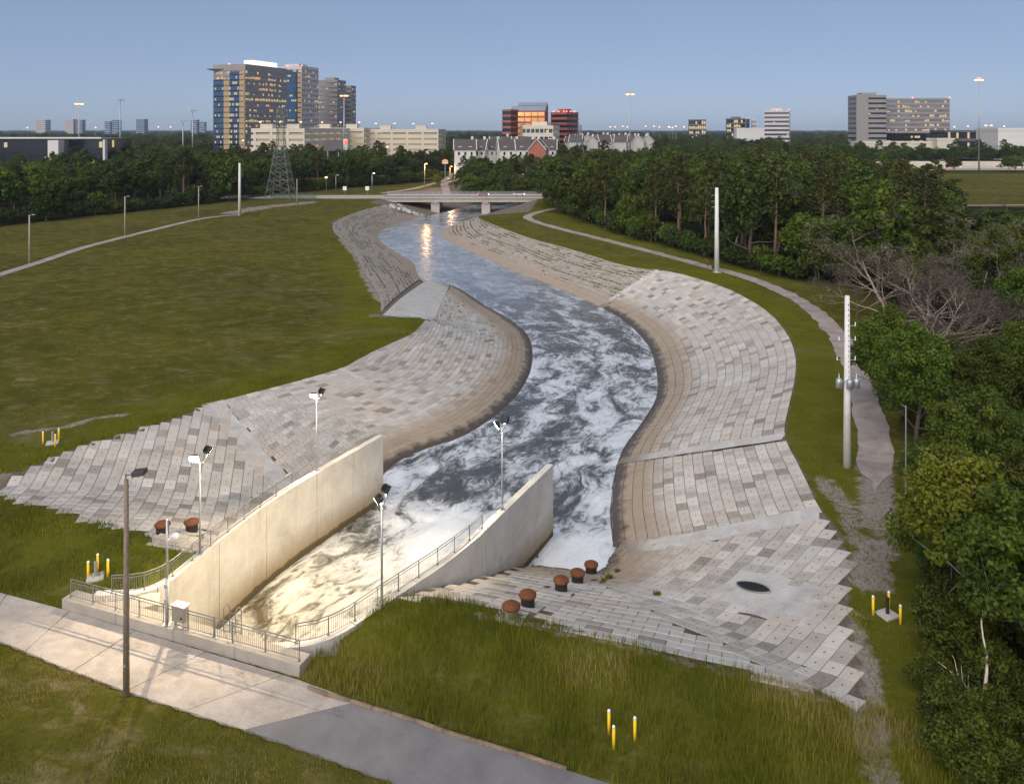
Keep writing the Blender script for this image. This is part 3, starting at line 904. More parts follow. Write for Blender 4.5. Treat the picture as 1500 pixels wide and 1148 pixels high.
# poured pieces: seams, ramp, drain pad
seam('concrete_seam_far_right', [(880, 450), (900, 436), (930, 418), (965, 397)], 1.3, .08)
seam('concrete_seam_right', [(908, 676), (960, 668), (1040, 655), (1110, 646), (1148, 640)], 1.5, .09)
seam('concrete_seam_apron', [(905, 803), (960, 799), (1040, 785), (1120, 768), (1200, 752)], 1.9, .078)
ribbon('concrete_seam_left', [(-30.7, 80.6), (-27.6, 77.3), (-23, 72.8), (-18.5, 68.9), (-15.5, 66.6)], 2.3, M['poured'], .06, .5, wob=.35, lvl=0.0, kind='structure')
seam('concrete_seam_bulge', [(500, 541), (560, 570), (620, 605), (660, 632)], .7)
seam('concrete_seam_bulge_upper', [(540, 522), (600, 541), (660, 565), (705, 590)], .55)
seam('concrete_seam_mid_right', [(968, 632), (1010, 624), (1060, 615)], .4)
def slab(name, corners, n=8, lift=.11, mat='poured'):
    a, b, c, d = [np.array(q) for q in corners]
    mb = MB()
    P = [[(a * (1 - u) + b * u) * (1 - w) + (d * (1 - u) + c * u) * w for u in np.linspace(0, 1, n)] for w in np.linspace(0, 1, n)]
    P = np.array(P)
    z = height(P[..., 0].ravel(), P[..., 1].ravel()).reshape(n, n) + lift
    for i in range(n - 1):
        for j in range(n - 1):
            mb.poly([(*P[i, j], z[i, j]), (*P[i, j + 1], z[i, j + 1]), (*P[i + 1, j + 1], z[i + 1, j + 1]), (*P[i + 1, j], z[i + 1, j])])
    return mb.build(name, M[mat], None, smooth=True, kind='structure')
ramp = slab('concrete_ramp', [G(630, 418, ZW), G(660, 419, ZW), G(630, 470), G(560, 463)], 12)
PADc = np.mean(PAD, 0)
mb = MB(); n = len(PAD)
for k in range(4):
    pass
ring = lambda f: [tuple(PADc + (np.array(q) - PADc) * f * (1 + .10 * math.sin(k_ * .37) + .07 * math.sin(k_ * .83 + 1))) for k_, q in enumerate(smooth_line(PAD + PAD[:1], .5))]
rs = [ring(f) for f in (1.3, .8, .5, .25)]
for a, b in zip(rs[:-1], rs[1:]):
    for i in range(len(a) - 1):
        qs = [a[i], a[i + 1], b[i + 1], b[i]]
        zz = height([q[0] for q in qs], [q[1] for q in qs]) + .062
        mb.poly([(*q, z_) for q, z_ in zip(qs, zz)])
mb.poly([(*q, h1(*q) + .062) for q in rs[-1][:-1]])
pad = mb.build('concrete_drain_pad', M['poured'], None, kind='structure')

# ------------------------------------------------------------------ chute walls and headwall
def offset_line(pts, d):
    p = np.array(pts, float)
    t_ = np.gradient(p, axis=0)
    seg = np.diff(p, axis=0); seg /= np.linalg.norm(seg, axis=1)[:, None]
    nrm = np.stack([-seg[:, 1], seg[:, 0]], 1)
    out = []
    for i in range(len(p)):
        if i == 0: m_ = nrm[0]
        elif i == len(p) - 1: m_ = nrm[-1]
        else:
            m_ = nrm[i - 1] + nrm[i]; m_ /= np.linalg.norm(m_); m_ = m_ / max(.5, float(m_ @ nrm[i]))
        out.append(p[i] + m_ * d)
    return np.array(out)

def wall(label, pts, thick, z0, z1, joints):
    r_ = root('retaining_wall', (*pts[len(pts) // 2], z0), label, 'retaining wall')
    inner = resample(smooth_line(pts, .4, it=2), n=121); outer = offset_line(inner, thick)
    for a, b in zip(joints[:-1], joints[1:]):
        i0, i1 = int(a * 120), int(b * 120)
        mb = MB()
        for i in range(i0, i1):
            p0, p1, q0, q1 = inner[i], inner[i + 1], outer[i], outer[i + 1]
            if i == i0 and i0: p0 = p0 + (p1 - p0) * .24; q0 = q0 + (q1 - q0) * .24
            qd = [p0, p1, q1, q0] if thick > 0 else [p1, p0, q0, q1]
            b_ = [(*q, z0) for q in qd]; t_ = [(*q, z1) for q in qd]
            k = len(mb.v); mb.v += b_ + t_
            fs = [[k + 4, k + 5, k + 6, k + 7], [k + 0, k + 1, k + 5, k + 4], [k + 2, k + 3, k + 7, k + 6]]
            if i == i0: fs.append([k + 3, k, k + 4, k + 7] if thick > 0 else [k + 1, k + 2, k + 6, k + 5])
            if i == i1 - 1: fs.append([k + 1, k + 2, k + 6, k + 5] if thick > 0 else [k + 3, k, k + 4, k + 7])
            mb.f += fs
        mb.build('wall_panel', M['wall'], r_)
    return r_
wall('tall left wall of the chute, cream concrete with floodlit face', WALL_L, .55, -8.6, -.004, [0, .13, .32, .5, .7, 1])
wall('right wall of the chute, concrete with grey streaked outer face', WALL_R, -.55, -8.6, -.004, [0, .16, .34, .52, .68, .84, 1])
hw = root('headwall', (*((KERB_A + KERB_B) / 2), -.6), 'long low concrete kerb under the front railing beside the road', 'kerb wall')
kyaw = math.atan2(kdir[1], kdir[0])
klen = np.linalg.norm(KERB_B - KERB_A)
for k in range(4):
    a0, a1 = klen * k / 4 + (.015 if k else 0), klen * (k + 1) / 4
    c = KERB_A + kdir * (a0 + a1) / 2 + knor * .5
    MB().box((c[0], c[1], -.35), (a1 - a0, 1.0, .7), kyaw).build('kerb_section', M['kerb'], hw, bevel=.03)
c = (KERB_A + KERB_B) / 2 + knor * .72
MB().box((c[0], c[1], -4.75), (klen * .86, .5, 8.08), kyaw).build('culvert_face', M['wall'], hw)

# ------------------------------------------------------------------ railings
def railing(label, pts, z, group='steel railings around the chute', post=1.75, hgt=1.07, gap=None):
    r_ = root('railing', (*pts[0], z), label, 'railing', group)
    P = resample(pts, .13)
    s = np.concatenate([[0], np.cumsum(np.linalg.norm(np.diff(P, axis=0), axis=1))])
    zz = (z if callable(z) else None)
    tb = MB(); mbm = MB(); bt = MB(); bal = MB()
    C = np.array(pts)
    for a, b in zip(C[:-1], C[1:]):
        tb.tube((*a, z + hgt), (*b, z + hgt), .032, n=6)
        mbm.tube((*a, z + hgt - .17), (*b, z + hgt - .17), .022, n=6)
        bt.tube((*a, z + .10), (*b, z + .10), .022, n=6)
    for q in P[1:-1]:
        bal.tube((*q, z + .10), (*q, z + hgt - .17), .0115, n=4, cap=False)
    tb.build('top_rail', M['rail'], r_); mbm.build('middle_rail', M['rail'], r_); bt.build('bottom_rail', M['rail'], r_)
    bal.build('balusters', M['rail'], r_, kind='stuff')
    npost = max(2, int(s[-1] / post) + 1)
    for q in resample(pts, n=npost):
        MB().tube((*q, z - .02), (*q, z + hgt), .03, n=6).box((q[0], q[1], z + .012), (.14, .14, .024)).build('post', M['rail'], r_)
    return r_
k0, k1 = KERB_A + kdir * .35 + knor * .32, KERB_B - kdir * .25 + knor * .32
kg0, kg1 = k0 + (k1 - k0) * .655, k0 + (k1 - k0) * .735
railing('long front railing on the kerb, left of the small gate', [tuple(k0), tuple(kg0)], 0.0)
railing('short front railing on the kerb, right of the small gate', [tuple(kg1), tuple(k1)], 0.0)
wl_off = offset_line(resample(smooth_line(WALL_L, .4), n=60), .22)
wr_off = offset_line(resample(smooth_line(WALL_R, .4), n=60), -.22)
railing('railing climbing along the top of the left chute wall', [tuple(q) for q in wl_off[2:38:2]], 0.0)
railing('railing along the top of the right chute wall', [tuple(q) for q in wr_off[3:36:2]], 0.0)
gate = root('gate', (*kg0, 0), 'small steel gate in the front railing above the ladder', 'gate')
for q in (kg0 + kdir * .05, kg1 - kdir * .05):
    MB().tube((*q, 0), (*q, 1.15), .035, n=6).build('gate_post', M['rail'], gate)
ga, gb = kg0 + kdir * .12, kg1 - kdir * .12
for z_ in (.12, .5, .85, 1.08):
    MB().tube((*ga, z_), (*gb, z_), .02, n=6).build('rail', M['rail'], gate)
mbb = MB()
for q in resample([tuple(ga), tuple(gb)], .13): mbb.tube((*q, .12), (*q, 1.08), .0115, n=4, cap=False)
mbb.build('balusters', M['rail'], gate, kind='stuff')
lad = root('ladder', (*(kg0 + knor * 1.0), -8), 'steel ladder with tall looped handrails behind the gate', 'ladder')
for q in (kg0 + kdir * .15, kg1 - kdir * .35):
    b0 = q + knor * 1.12; b1 = q + knor * .62
    mbb = MB()
    pth = [(*b0, -7.5), (*b0, .95), (*(b0 * .8 + b1 * .2), 1.22), (*(b0 * .5 + b1 * .5), 1.33), (*b1, 1.25), (*b1, 0)]
    for a, b in zip(pth[:-1], pth[1:]): mbb.tube(a, b, .03, n=6)
    mbb.build('handrail', M['rail'], lad)
for z_ in np.arange(-7.2, .9, .33):
    a = kg0 + kdir * .15 + knor * 1.12; b = kg1 - kdir * .35 + knor * 1.12
    MB().tube((*a, z_), (*b, z_), .018, n=5).build('rung', M['rail'], lad)

# little deck between the left wing wall and the kerb
MB().hexa([(-25.3, 47.25, -.6), (-21.6, 46.05, -.6), (-20.9, 46.4, -.6), (-21.3, 47.55, -.6)], [(-25.3, 47.25, -.012), (-21.6, 46.05, -.012), (-20.9, 46.4, -.012), (-21.3, 47.55, -.012)]).build('wing_deck', M['kerb'], hw)

# ================================================================== THINGS AROUND THE CHUTE
WARM = (1.0, .80, .52)
M['lens_on'] = emitter('floodlight_lens_lit', (1.0, .86, .62), 60.0)
M['sodium'] = emitter('sodium_lamp', (1.0, .34, .09), 5.0)
M['white_lamp'] = emitter('white_lamp', (1.0, .93, .8), 10.0)

def spot(parent, loc, target, watts, size=125, color=WARM, blend=.9, radius=.045):
    d = bpy.data.lights.new('floodlight_beam', 'SPOT')
    d.energy = watts * LAMP; d.color = color; d.spot_size = math.radians(size); d.spot_blend = blend; d.shadow_soft_size = radius
    o = bpy.data.objects.new('floodlight_beam', d); col.objects.link(o)
    o.parent = parent
    o.location = Vector(loc) - Vector(parent['_o'])
    o.rotation_euler = (Vector(target) - Vector(loc)).to_track_quat('-Z', 'Y').to_euler()

def flood_head(parent, c, aim, lit=True):
    """a flat floodlight: finned housing, glass lens, yoke"""
    c = Vector(c); d = (Vector(aim) - c).normalized()
    up = Vector((0, 0, 1)); s = d.cross(up).normalized(); u = s.cross(d).normalized()
    R = lambda a, b, e: c + s * a + u * b + d * e
    w, hh, t_ = .32, .26, .18
    mb = MB()
    back = [R(-w * .7, -hh * .7, -t_), R(w * .7, -hh * .7, -t_), R(w * .7, hh * .7, -t_), R(-w * .7, hh * .7, -t_)]
    front = [R(-w, -hh, 0), R(w, -hh, 0), R(w, hh, 0), R(-w, hh, 0)]
    mb.hexa(back, front)
    for k in range(5):
        e = -w * .6 + k * w * .3
        mb.hexa([R(e - .01, -hh * .6, -t_ - .05), R(e + .01, -hh * .6, -t_ - .05), R(e + .01, hh * .6, -t_ - .05), R(e - .01, hh * .6, -t_ - .05)],
                [R(e - .01, -hh * .6, -t_ + .01), R(e + .01, -hh * .6, -t_ + .01), R(e + .01, hh * .6, -t_ + .01), R(e - .01, hh * .6, -t_ + .01)])
    hd = mb.build('floodlight_head', M['dark'], parent)
    k = .88
    MB().hexa([R(-w * k, -hh * k, .002), R(w * k, -hh * k, .002), R(w * k, hh * k, .002), R(-w * k, hh * k, .002)],
              [R(-w * k, -hh * k, .03), R(w * k, -hh * k, .03), R(w * k, hh * k, .03), R(-w * k, hh * k, .03)]).build('lens', M['lens_on'], hd)
    return R(0, 0, .12)

def flood_pole(label, base, hgt, aims, watts):
    x, y, z = base
    r_ = root('floodlight_pole', base, label, 'floodlight', 'floodlight poles on the chute walls')
    MB().tube((x, y, z), (x, y, z + hgt), .075, .055, 10).build('pole', M['galv'], r_, smooth=True)
    MB().box((x, y, z + .015), (.34, .34, .03)).build('base_plate', M['galv'], r_)
    for k in range(4):
        a = math.pi / 4 + k * math.pi / 2
        MB().tube((x + .17 * math.cos(a), y + .17 * math.sin(a), z + .02), (x + .17 * math.cos(a), y + .17 * math.sin(a), z + .09), .018, n=6).build('bolt', M['galv'], r_)
    for (side, aim), wt in zip(aims, watts):
        sx, sy, up = side
        top = (x, y, z + hgt - .05)
        p1 = (x + sx * .5, y + sy * .5, z + hgt + .02); p2 = (x + sx, y + sy, z + hgt + up)
        MB().tube(top, p1, .035, n=7).tube(p1, p2, .03, n=7).build('bracket', M['galv'], r_, smooth=True)
        hc = (p2[0], p2[1], p2[2] + .2)
        lp = flood_head(r_, hc, aim)
        spot(r_, lp, aim, wt)

P1 = (-20.62, 51.9, 0.0); P2 = (-16.05, 64.5, 0.0); P3 = (-.72, 57.9, 0.0); P4 = (-7.75, 46.7, 0.0)
flood_pole('tall floodlight pole on the left wall beside the climbing railing', P1, 6.0, [((-.34, -.15, .1), (-19, 39, -.6)), ((.45, .2, .55), (-11, 64, -6))], (5200, 1300))
flood_pole('floodlight pole near the far end of the left wall', P2, 5.9, [((-.2, -.2, .1), (-17, 52, -6)), ((.4, .2, .35), (-4, 78, -6))], (3200, 1300))
flood_pole('floodlight pole on the right wall beyond the end of its railing', P3, 6.0, [((-.42, -.1, .05), (-15, 56, -5)), ((.2, .35, .3), (4, 76, -6))], (4600, 700))
flood_pole('floodlight pole standing in the railing of the right wall', P4, 5.75, [((-.2, -.05, .1), (-20, 50, -4)), ((.25, .2, .6), (2, 56, -4))], (4600, 700))

# ---- security camera pole on the kerb
kp = KERB_A + kdir * 7.72 + knor * .3
cp = root('camera_pole', (*kp, 0), 'grey steel pole on the kerb carrying a white security camera', 'camera pole')
x, y = kp
MB().tube((x, y, 0), (x, y, 2.6), .1, .1, 10).tube((x, y, 2.6), (x, y, 5.9), .075, .065, 10).build('pole', M['galv'], cp, smooth=True)
MB().box((x, y, .015), (.4, .4, .03)).build('base_plate', M['galv'], cp)
for zz in (1.35, 2.2):
    MB().box((x - .02, y - .09, zz), (.16, .12, .22)).build('clamp', M['galv'], cp)
MB().tube((x, y, 6.0), (x, y, 6.2), .02, n=6).build('lightning_rod', M['galv'], cp)
arm = MB().tube((x, y, 4.75), (x + .22, y, 4.85), .045, n=8).tube((x + .22, y, 4.85), (x + .3, y, 5.08), .045, n=8).tube((x + .3, y, 5.08), (x + .48, y - .05, 5.12), .05, n=8)
ar = arm.build('camera_arm', M['white_paint'], cp, smooth=True)
MB().lathe((x + .52, y - .06, 4.84), [(.04, 0), (.11, .04), (.14, .12), (.15, .22), (.11, .31), (.04, .34)], 12).build('camera_dome', M['white_paint'], cp, smooth=True)
# ---- beige control box
kb = KERB_A + kdir * 8.6 + knor * .38
cb = root('control_box', (*kb, 0), 'beige metal control box standing at the kerb railing', 'control box')
MB().box((kb[0], kb[1], .78), (.85, .42, .85), kyaw).build('cabinet', M['beige_box'], cb, bevel=.02)
MB().box((kb[0], kb[1], 1.23), (.95, .52, .05), kyaw).build('lid', M['beige_box'], cb)
q = kb - knor * .23 + kdir * .25
MB().box((q[0], q[1], .62), (.1, .05, .1), kyaw).build('latch', M['dark'], cb)
for s_ in (-.3, .3):
    q = kb + kdir * s_
    MB().box((q[0], q[1], .18), (.08, .3, .36), kyaw).build('leg', M['galv'], cb)

# ---- wooden lamp post by the road
x, y = G(185, 1018, -.62)
z0 = h1(x, y)
lp = root('lamp_post', (x, y, z0), 'weathered wooden post by the road with an unlit shoebox lamp', 'lamp post')
MB().tube((x, y, z0 - .3), (x, y, z0 + 10.9), .165, .11, 12).build('wooden_post', M['pole_wood'], lp, smooth=True)
zt = z0 + 10.9
MB().tube((x - .02, y, zt - .1), (x - .02, y, zt + .3), .035, n=6).tube((x - .02, y, zt + .22), (x + .5, y - .05, zt + .34), .03, n=6).build('lamp_arm', M['bronze'], lp)
MB().hexa([(x + .38, y - .28, zt + .22), (x + 1.0, y - .28, zt + .32), (x + 1.0, y + .2, zt + .32), (x + .38, y + .2, zt + .22)],
          [(x + .36, y - .28, zt + .48), (x + 1.0, y - .28, zt + .56), (x + 1.0, y + .2, zt + .56), (x + .36, y + .2, zt + .48)]).build('lamp_housing', M['bronze'], lp, bevel=.02)
MB().box((x, y - .17, z0 + 1.6), (.1, .03, .16)).build('number_plate', M['galv'], lp)

# ---- capped standpipes on the aprons
def standpipe(q, label, hgt, grey, k):
    x, y, z = hit(*q)
    r_ = root('standpipe', (x, y, z), label, 'standpipe', 'rusty capped standpipes')
    pm = MB()
    a_ = math.atan2(kdir[1], kdir[0]) + .05
    g = .82
    cs, sn = math.cos(a_), math.sin(a_)
    cr = [(x + g * (i * cs - j * sn), y + g * (i * sn + j * cs)) for i, j in ((-1, -1), (1, -1), (1, 1), (-1, 1))]
    zz = height([c_[0] for c_ in cr], [c_[1] for c_ in cr])
    pm.hexa([(*c_, w - .3) for c_, w in zip(cr, zz)], [(*c_, w + .11) for c_, w in zip(cr, zz)]).build('concrete_collar', M['poured'], r_)
    MB().tube((x, y, z - .5), (x, y, z + hgt), .42, n=20).build('pipe', M['grey_pipe' if grey else 'black_pipe'], r_, smooth=False)
    cap = MB().lathe((x, y, z + hgt), [(.44, -.10), (.525, -.09), (.53, .02), (.50, .06), (.40, .13), (.25, .185), (.1, .205)], 24).build('cap', M['rust'], r_, smooth=True)
    MB().tube((x - .1, y, z + hgt + .2), (x + .1, y, z + hgt + .2), .03, n=6).build('lifting_lug', M['rust'], cap)
    for i in range(6):
        w = i * math.pi / 3 + .3
        MB().tube((x + .53 * math.cos(w), y + .53 * math.sin(w), z + hgt - .07), (x + .53 * math.cos(w), y + .53 * math.sin(w), z + hgt + .06), .02, n=5).build('bolt', M['rust'], cap)
labs = ['short grey standpipe with rusty cap beside the tall grass, nearest of the row', 'black standpipe with rusty cap, second from the grass', 'black standpipe with rusty cap in the middle of the row of five',
        'black standpipe with rusty cap, second from the water', 'black standpipe with rusty cap standing at the water edge']
for k, q in enumerate(STUBS_R): standpipe(q, labs[k], .56 if k == 0 else .82, k == 0, k)
for q, l in zip(STUBS_L, ['black standpipe with rusty cap left of the camera pole, farther from the wall', 'black standpipe with rusty cap behind the left floodlight pole']): standpipe(q, l, .8, False, 0)

# ---- small block wall below the two left standpipes
bw = root('block_wall', (*hit(250, 796)[:2], -1), 'low stepped wall of small cream blocks below the left standpipes', 'block wall')
x0, y0, z0 = hit(220, 797); x1, y1, z1 = hit(288, 814)
ax = np.array([x1 - x0, y1 - y0]); L = np.linalg.norm(ax); ax /= L; ay = np.array([-ax[1], ax[0]])
for c_ in range(4):
    for k in range(int(L / .46)):
        s_ = k * .46 + (c_ % 2) * .23
        q = np.array([x0, y0]) + ax * s_ + ay * (.28 * c_)
        zz = h1(q[0], q[1])
        MB().box((q[0], q[1], max(zz, z0 * .5 + z1 * .5 - .5) - .10 + .09 * c_ + random.uniform(-.01, .01)), (.44, .28, .32), math.atan2(ax[1], ax[0]) + random.uniform(-.02, .02)).build('block', M['road'], bw)

# ---- drain outlet set flush in the apron
x, y, z = hit(1103, 862)
e = 1.2
nrm = Vector((-(h1(x + e, y) - h1(x - e, y)) / (2 * e), -(h1(x, y + e) - h1(x, y - e)) / (2 * e), 1)).normalized()
lx, ly, _ = hit(1078, 855); rx, ry, _ = hit(1129, 868)
ud = Vector((rx - lx, ry - ly, 0)); ul = ud.length / 2; ud.normalize(); ud = (ud - nrm * ud.dot(nrm)).normalized(); vd = nrm.cross(ud)
dr = root('drain_outlet', (x, y, z), 'dark oval drain pipe mouth cut flush into the pale apron slab', 'drain')
c = Vector((x, y, z + .13))
mo = MB(); lin = MB(); flo = MB(); rib = MB()
N = 28
def oval(k, f, dz): return c + ud * (ul * f * math.cos(2 * math.pi * k / N)) + vd * (.50 * f * math.sin(2 * math.pi * k / N) * abs(math.sin(2 * math.pi * k / N)) ** .45) + nrm * dz
for k in range(N):
    mo.hexa([oval(k, 1.0, -.05), oval(k, 1.06, -.05), oval(k + 1, 1.06, -.05), oval(k + 1, 1.0, -.05)], [oval(k, 1.0, .03), oval(k, 1.06, .03), oval(k + 1, 1.06, .03), oval(k + 1, 1.0, .03)])
    lin.poly([oval(k, 1.0, .0), oval(k + 1, 1.0, .0), oval(k + 1, .96, -.015), oval(k, .96, -.015)])
flo.poly([oval(k, .98, .012) for k in range(N)])  # flat black sheet stands in for the shaded pipe hollow
mo.build('rim', M['grey_pipe'], dr); flo.build('opening_shade', M['black_pipe'], dr)
for k in range(9):
    a_ = -.85 + k * .19
    hh = .5 * math.sqrt(1 - a_ * a_)
    p = c + ud * (ul * a_) + nrm * .02
    MB().tube(p + vd * (-.3 * hh), p + vd * (.75 * hh), .03, n=5).build('corrugation', M['black_pipe'], dr)

# ---- guard bollards round the monitoring wells
def bollards(where, spots, well, pad_m=True, wellmat='galv'):
    g = 'yellow guard bollards'
    hts = [1.1] * len(spots)
    for (px, py, lab) in spots:
        x, y, z = hit(px, py)
        r_ = root('bollard', (x, y, z), lab, 'bollard', g)
        MB().tube((x, y, z - .2), (x, y, z + 1.0), .075, n=12).build('post', M['yellow'], r_, smooth=True)
        MB().lathe((x, y, z + 1.0), [(.076, 0), (.078, .05), (.06, .10), (.02, .125)], 12).build('cap', M['white_paint'], r_, smooth=True)
    if well:
        x, y, z = hit(well[0], well[1])
        r_ = root('monitoring_well', (x, y, z), well[2], 'well')
        MB().box((x, y, z + .04), (1.0, .9, .16), .4).build('concrete_pad', M['poured'], r_, bevel=.02)
        MB().tube((x, y, z + .1), (x, y, z + .95), .1, n=12).build('casing', M[wellmat], r_)
        MB().tube((x, y, z + .95), (x, y, z + 1.02), .12, n=12).build('lid', M[wellmat], r_)
bollards('left', [(63, 650, 'leftmost yellow bollard of the trio above the left apron'), (81, 654, 'yellow bollard in front of the grey well above the left apron'), (86, 645, 'yellow bollard behind the grey well above the left apron')],
         (77, 649, 'grey steel monitoring well on a pale pad above the left apron'))
bollards('lower', [(129, 847, 'short leftmost yellow bollard in the deep grass near the kerb'), (143, 836, 'yellow bollard behind the grey well near the kerb'), (158, 844, 'rightmost yellow bollard in the deep grass near the kerb')],
         (140, 846, 'grey steel monitoring well in deep grass near the kerb'))
bollards('right', [(1279, 900, 'leftmost yellow bollard of the trio beside the dark wood'), (1302, 893, 'yellow bollard behind the dark well beside the wood'), (1319, 914, 'rightmost yellow bollard beside the dark wood')],
         (1300, 901, 'dark monitoring well on a grey slab beside the wood'), wellmat='dark')
bollards('front', [(892, 1073, 'farthest yellow bollard in the tall grass beside the asphalt'), (899, 1097, 'nearest yellow bollard in the tall grass beside the asphalt'), (930, 1084, 'rightmost yellow bollard in the tall grass beside the asphalt')], None)

# ---- straw erosion log along the road edge
el = MB()
pts = [hit(*q) for q in [(452, 1008), (480, 1019), (512, 1027), (545, 1038), (574, 1046), (610, 1058), (650, 1072), (700, 1088), (760, 1106), (830, 1128)]]
for a, b in zip(pts[:-1], pts[1:]):
    el.tube((a[0], a[1], a[2] + .06 + random.uniform(-.03, .03)), (b[0], b[1], b[2] + .06), .11, .12, 8)
el.build('erosion_log', M['log'], None, origin=pts[0], label='brown straw erosion log lying along the road edge', category='erosion log', smooth=True)

# ---- tall utility poles
def white_pole(label, px, pyb, pyt, fittings):
    x, y, z = hit(px, pyb)
    hgt = (pyb - pyt) / F * y
    r_ = root('utility_pole', (x, y, z), label, 'utility pole', 'white concrete utility poles')
    MB().tube((x, y, z - .3), (x, y, z + hgt), .33 if fittings == 2 else .5, .19 if fittings == 2 else .33, 12).build('pole', M['pole_white'], r_, smooth=True)
    Z = lambda py: z + (pyb - py) / F * y
    if fittings == 2:
        for k in range(16):
            zz = z + hgt * (.5 + .03 * k)
            MB().box((x, y - .22, zz), (.05, .06, .10)).build('bolt_hole', M['dark'], r_)
        for py, xa, xb in ((477, .1, .65), (498, -.7, .65), (527, -.85, .65)):
            a_ = MB().tube((x + xa, y - .05, Z(py)), (x + xb, y - .05, Z(py)), .035, n=6).build('cross_arm', M['galv'], r_)
            for q in (xa, xb):
                if abs(q) > .3: MB().tube((x + q, y - .05, Z(py)), (x + q, y - .05, Z(py) + .32), .05, .035, n=6).build('insulator', M['white_paint'], a_)
        for dx in (-.72, .05, .72):
            tr = MB().lathe((x + dx, y - .35 if dx == .05 else y - .1, Z(568)), [(.16, 0), (.25, .03), (.26, .72), (.2, .8), (.08, .84)], 12).build('transformer', M['galv'], r_, smooth=True)
            MB().tube((x + dx, y - .1, Z(568) + .8), (x + dx, y - .1, Z(568) + 1.25), .04, .02, n=6).build('bushing', M['white_paint'], tr)
        MB().box((x, y - .1, Z(558)), (1.7, .1, .1)).build('transformer_bracket', M['galv'], r_)
    elif fittings == 1:
        for k in range(3):
            MB().tube((x - 1.1, y, z + hgt * (.77 + .07 * k)), (x - .25, y, z + hgt * (.77 + .07 * k)), .06, n=6).build('insulator_arm', M['galv'], r_)
        MB().box((x, y, z + .05), (1.3, 1.2, .2)).build('footing', M['poured'], r_)
    else:
        for k in range(4):
            MB().tube((x, y, z + hgt * (.75 + .05 * k)), (x + .9, y, z + hgt * (.75 + .05 * k)), .06, n=6).build('insulator_arm', M['galv'], r_)
    return r_
white_pole('tall white concrete pole with transformers beside the gravel path', 1241, 684, 433, 2)
white_pole('tall plain white concrete pole beside the walker on the path', 1050, 399, 275, 1)
white_pole('tall white pole at the end of the left footpath', 351, 316, 239, 3)

def wood_pole(label, px, pyb, pyt, lamp):
    x, y, z = hit(px, pyb)
    hgt = (pyb - pyt) / F * y
    r_ = root('path_light_pole', (x, y, z), label, 'light pole', 'wooden poles along the left footpath')
    MB().tube((x, y, z - .3), (x, y, z + hgt), .19, .13, 10).build('wooden_post', M['pole_pale'], r_, smooth=True)
    if lamp:
        MB().tube((x, y, z + hgt - .2), (x + .8, y - .2, z + hgt + .1), .05, n=6).build('lamp_arm', M['galv'], r_)
        MB().box((x + 1.0, y - .2, z + hgt + .1), (.6, .3, .14)).build('lamp_housing', M['galv'], r_)
wood_pole('leftmost wooden light pole beside the left footpath', 43, 386, 315, 1)
wood_pole('second wooden light pole from the left along the footpath', 183, 345, 288, 1)
wood_pole('third wooden light pole from the left along the footpath', 291, 319, 273, 1)
wood_pole('bare wooden pole in front of the green fence', 435, 302, 262, 0)
x, y, z = hit(1327, 745)
gp = root('marker_pole', (x, y, z), 'thin grey metal pole at the edge of the wood beside the trail', 'pole')
MB().tube((x, y, z - .2), (x, y, z + 7.6), .06, .05, 8).build('pole', M['galv'], gp)
MB().tube((x, y, z + 7.5), (x - .35, y, z + 7.7), .03, n=6).build('lamp_arm', M['galv'], gp)

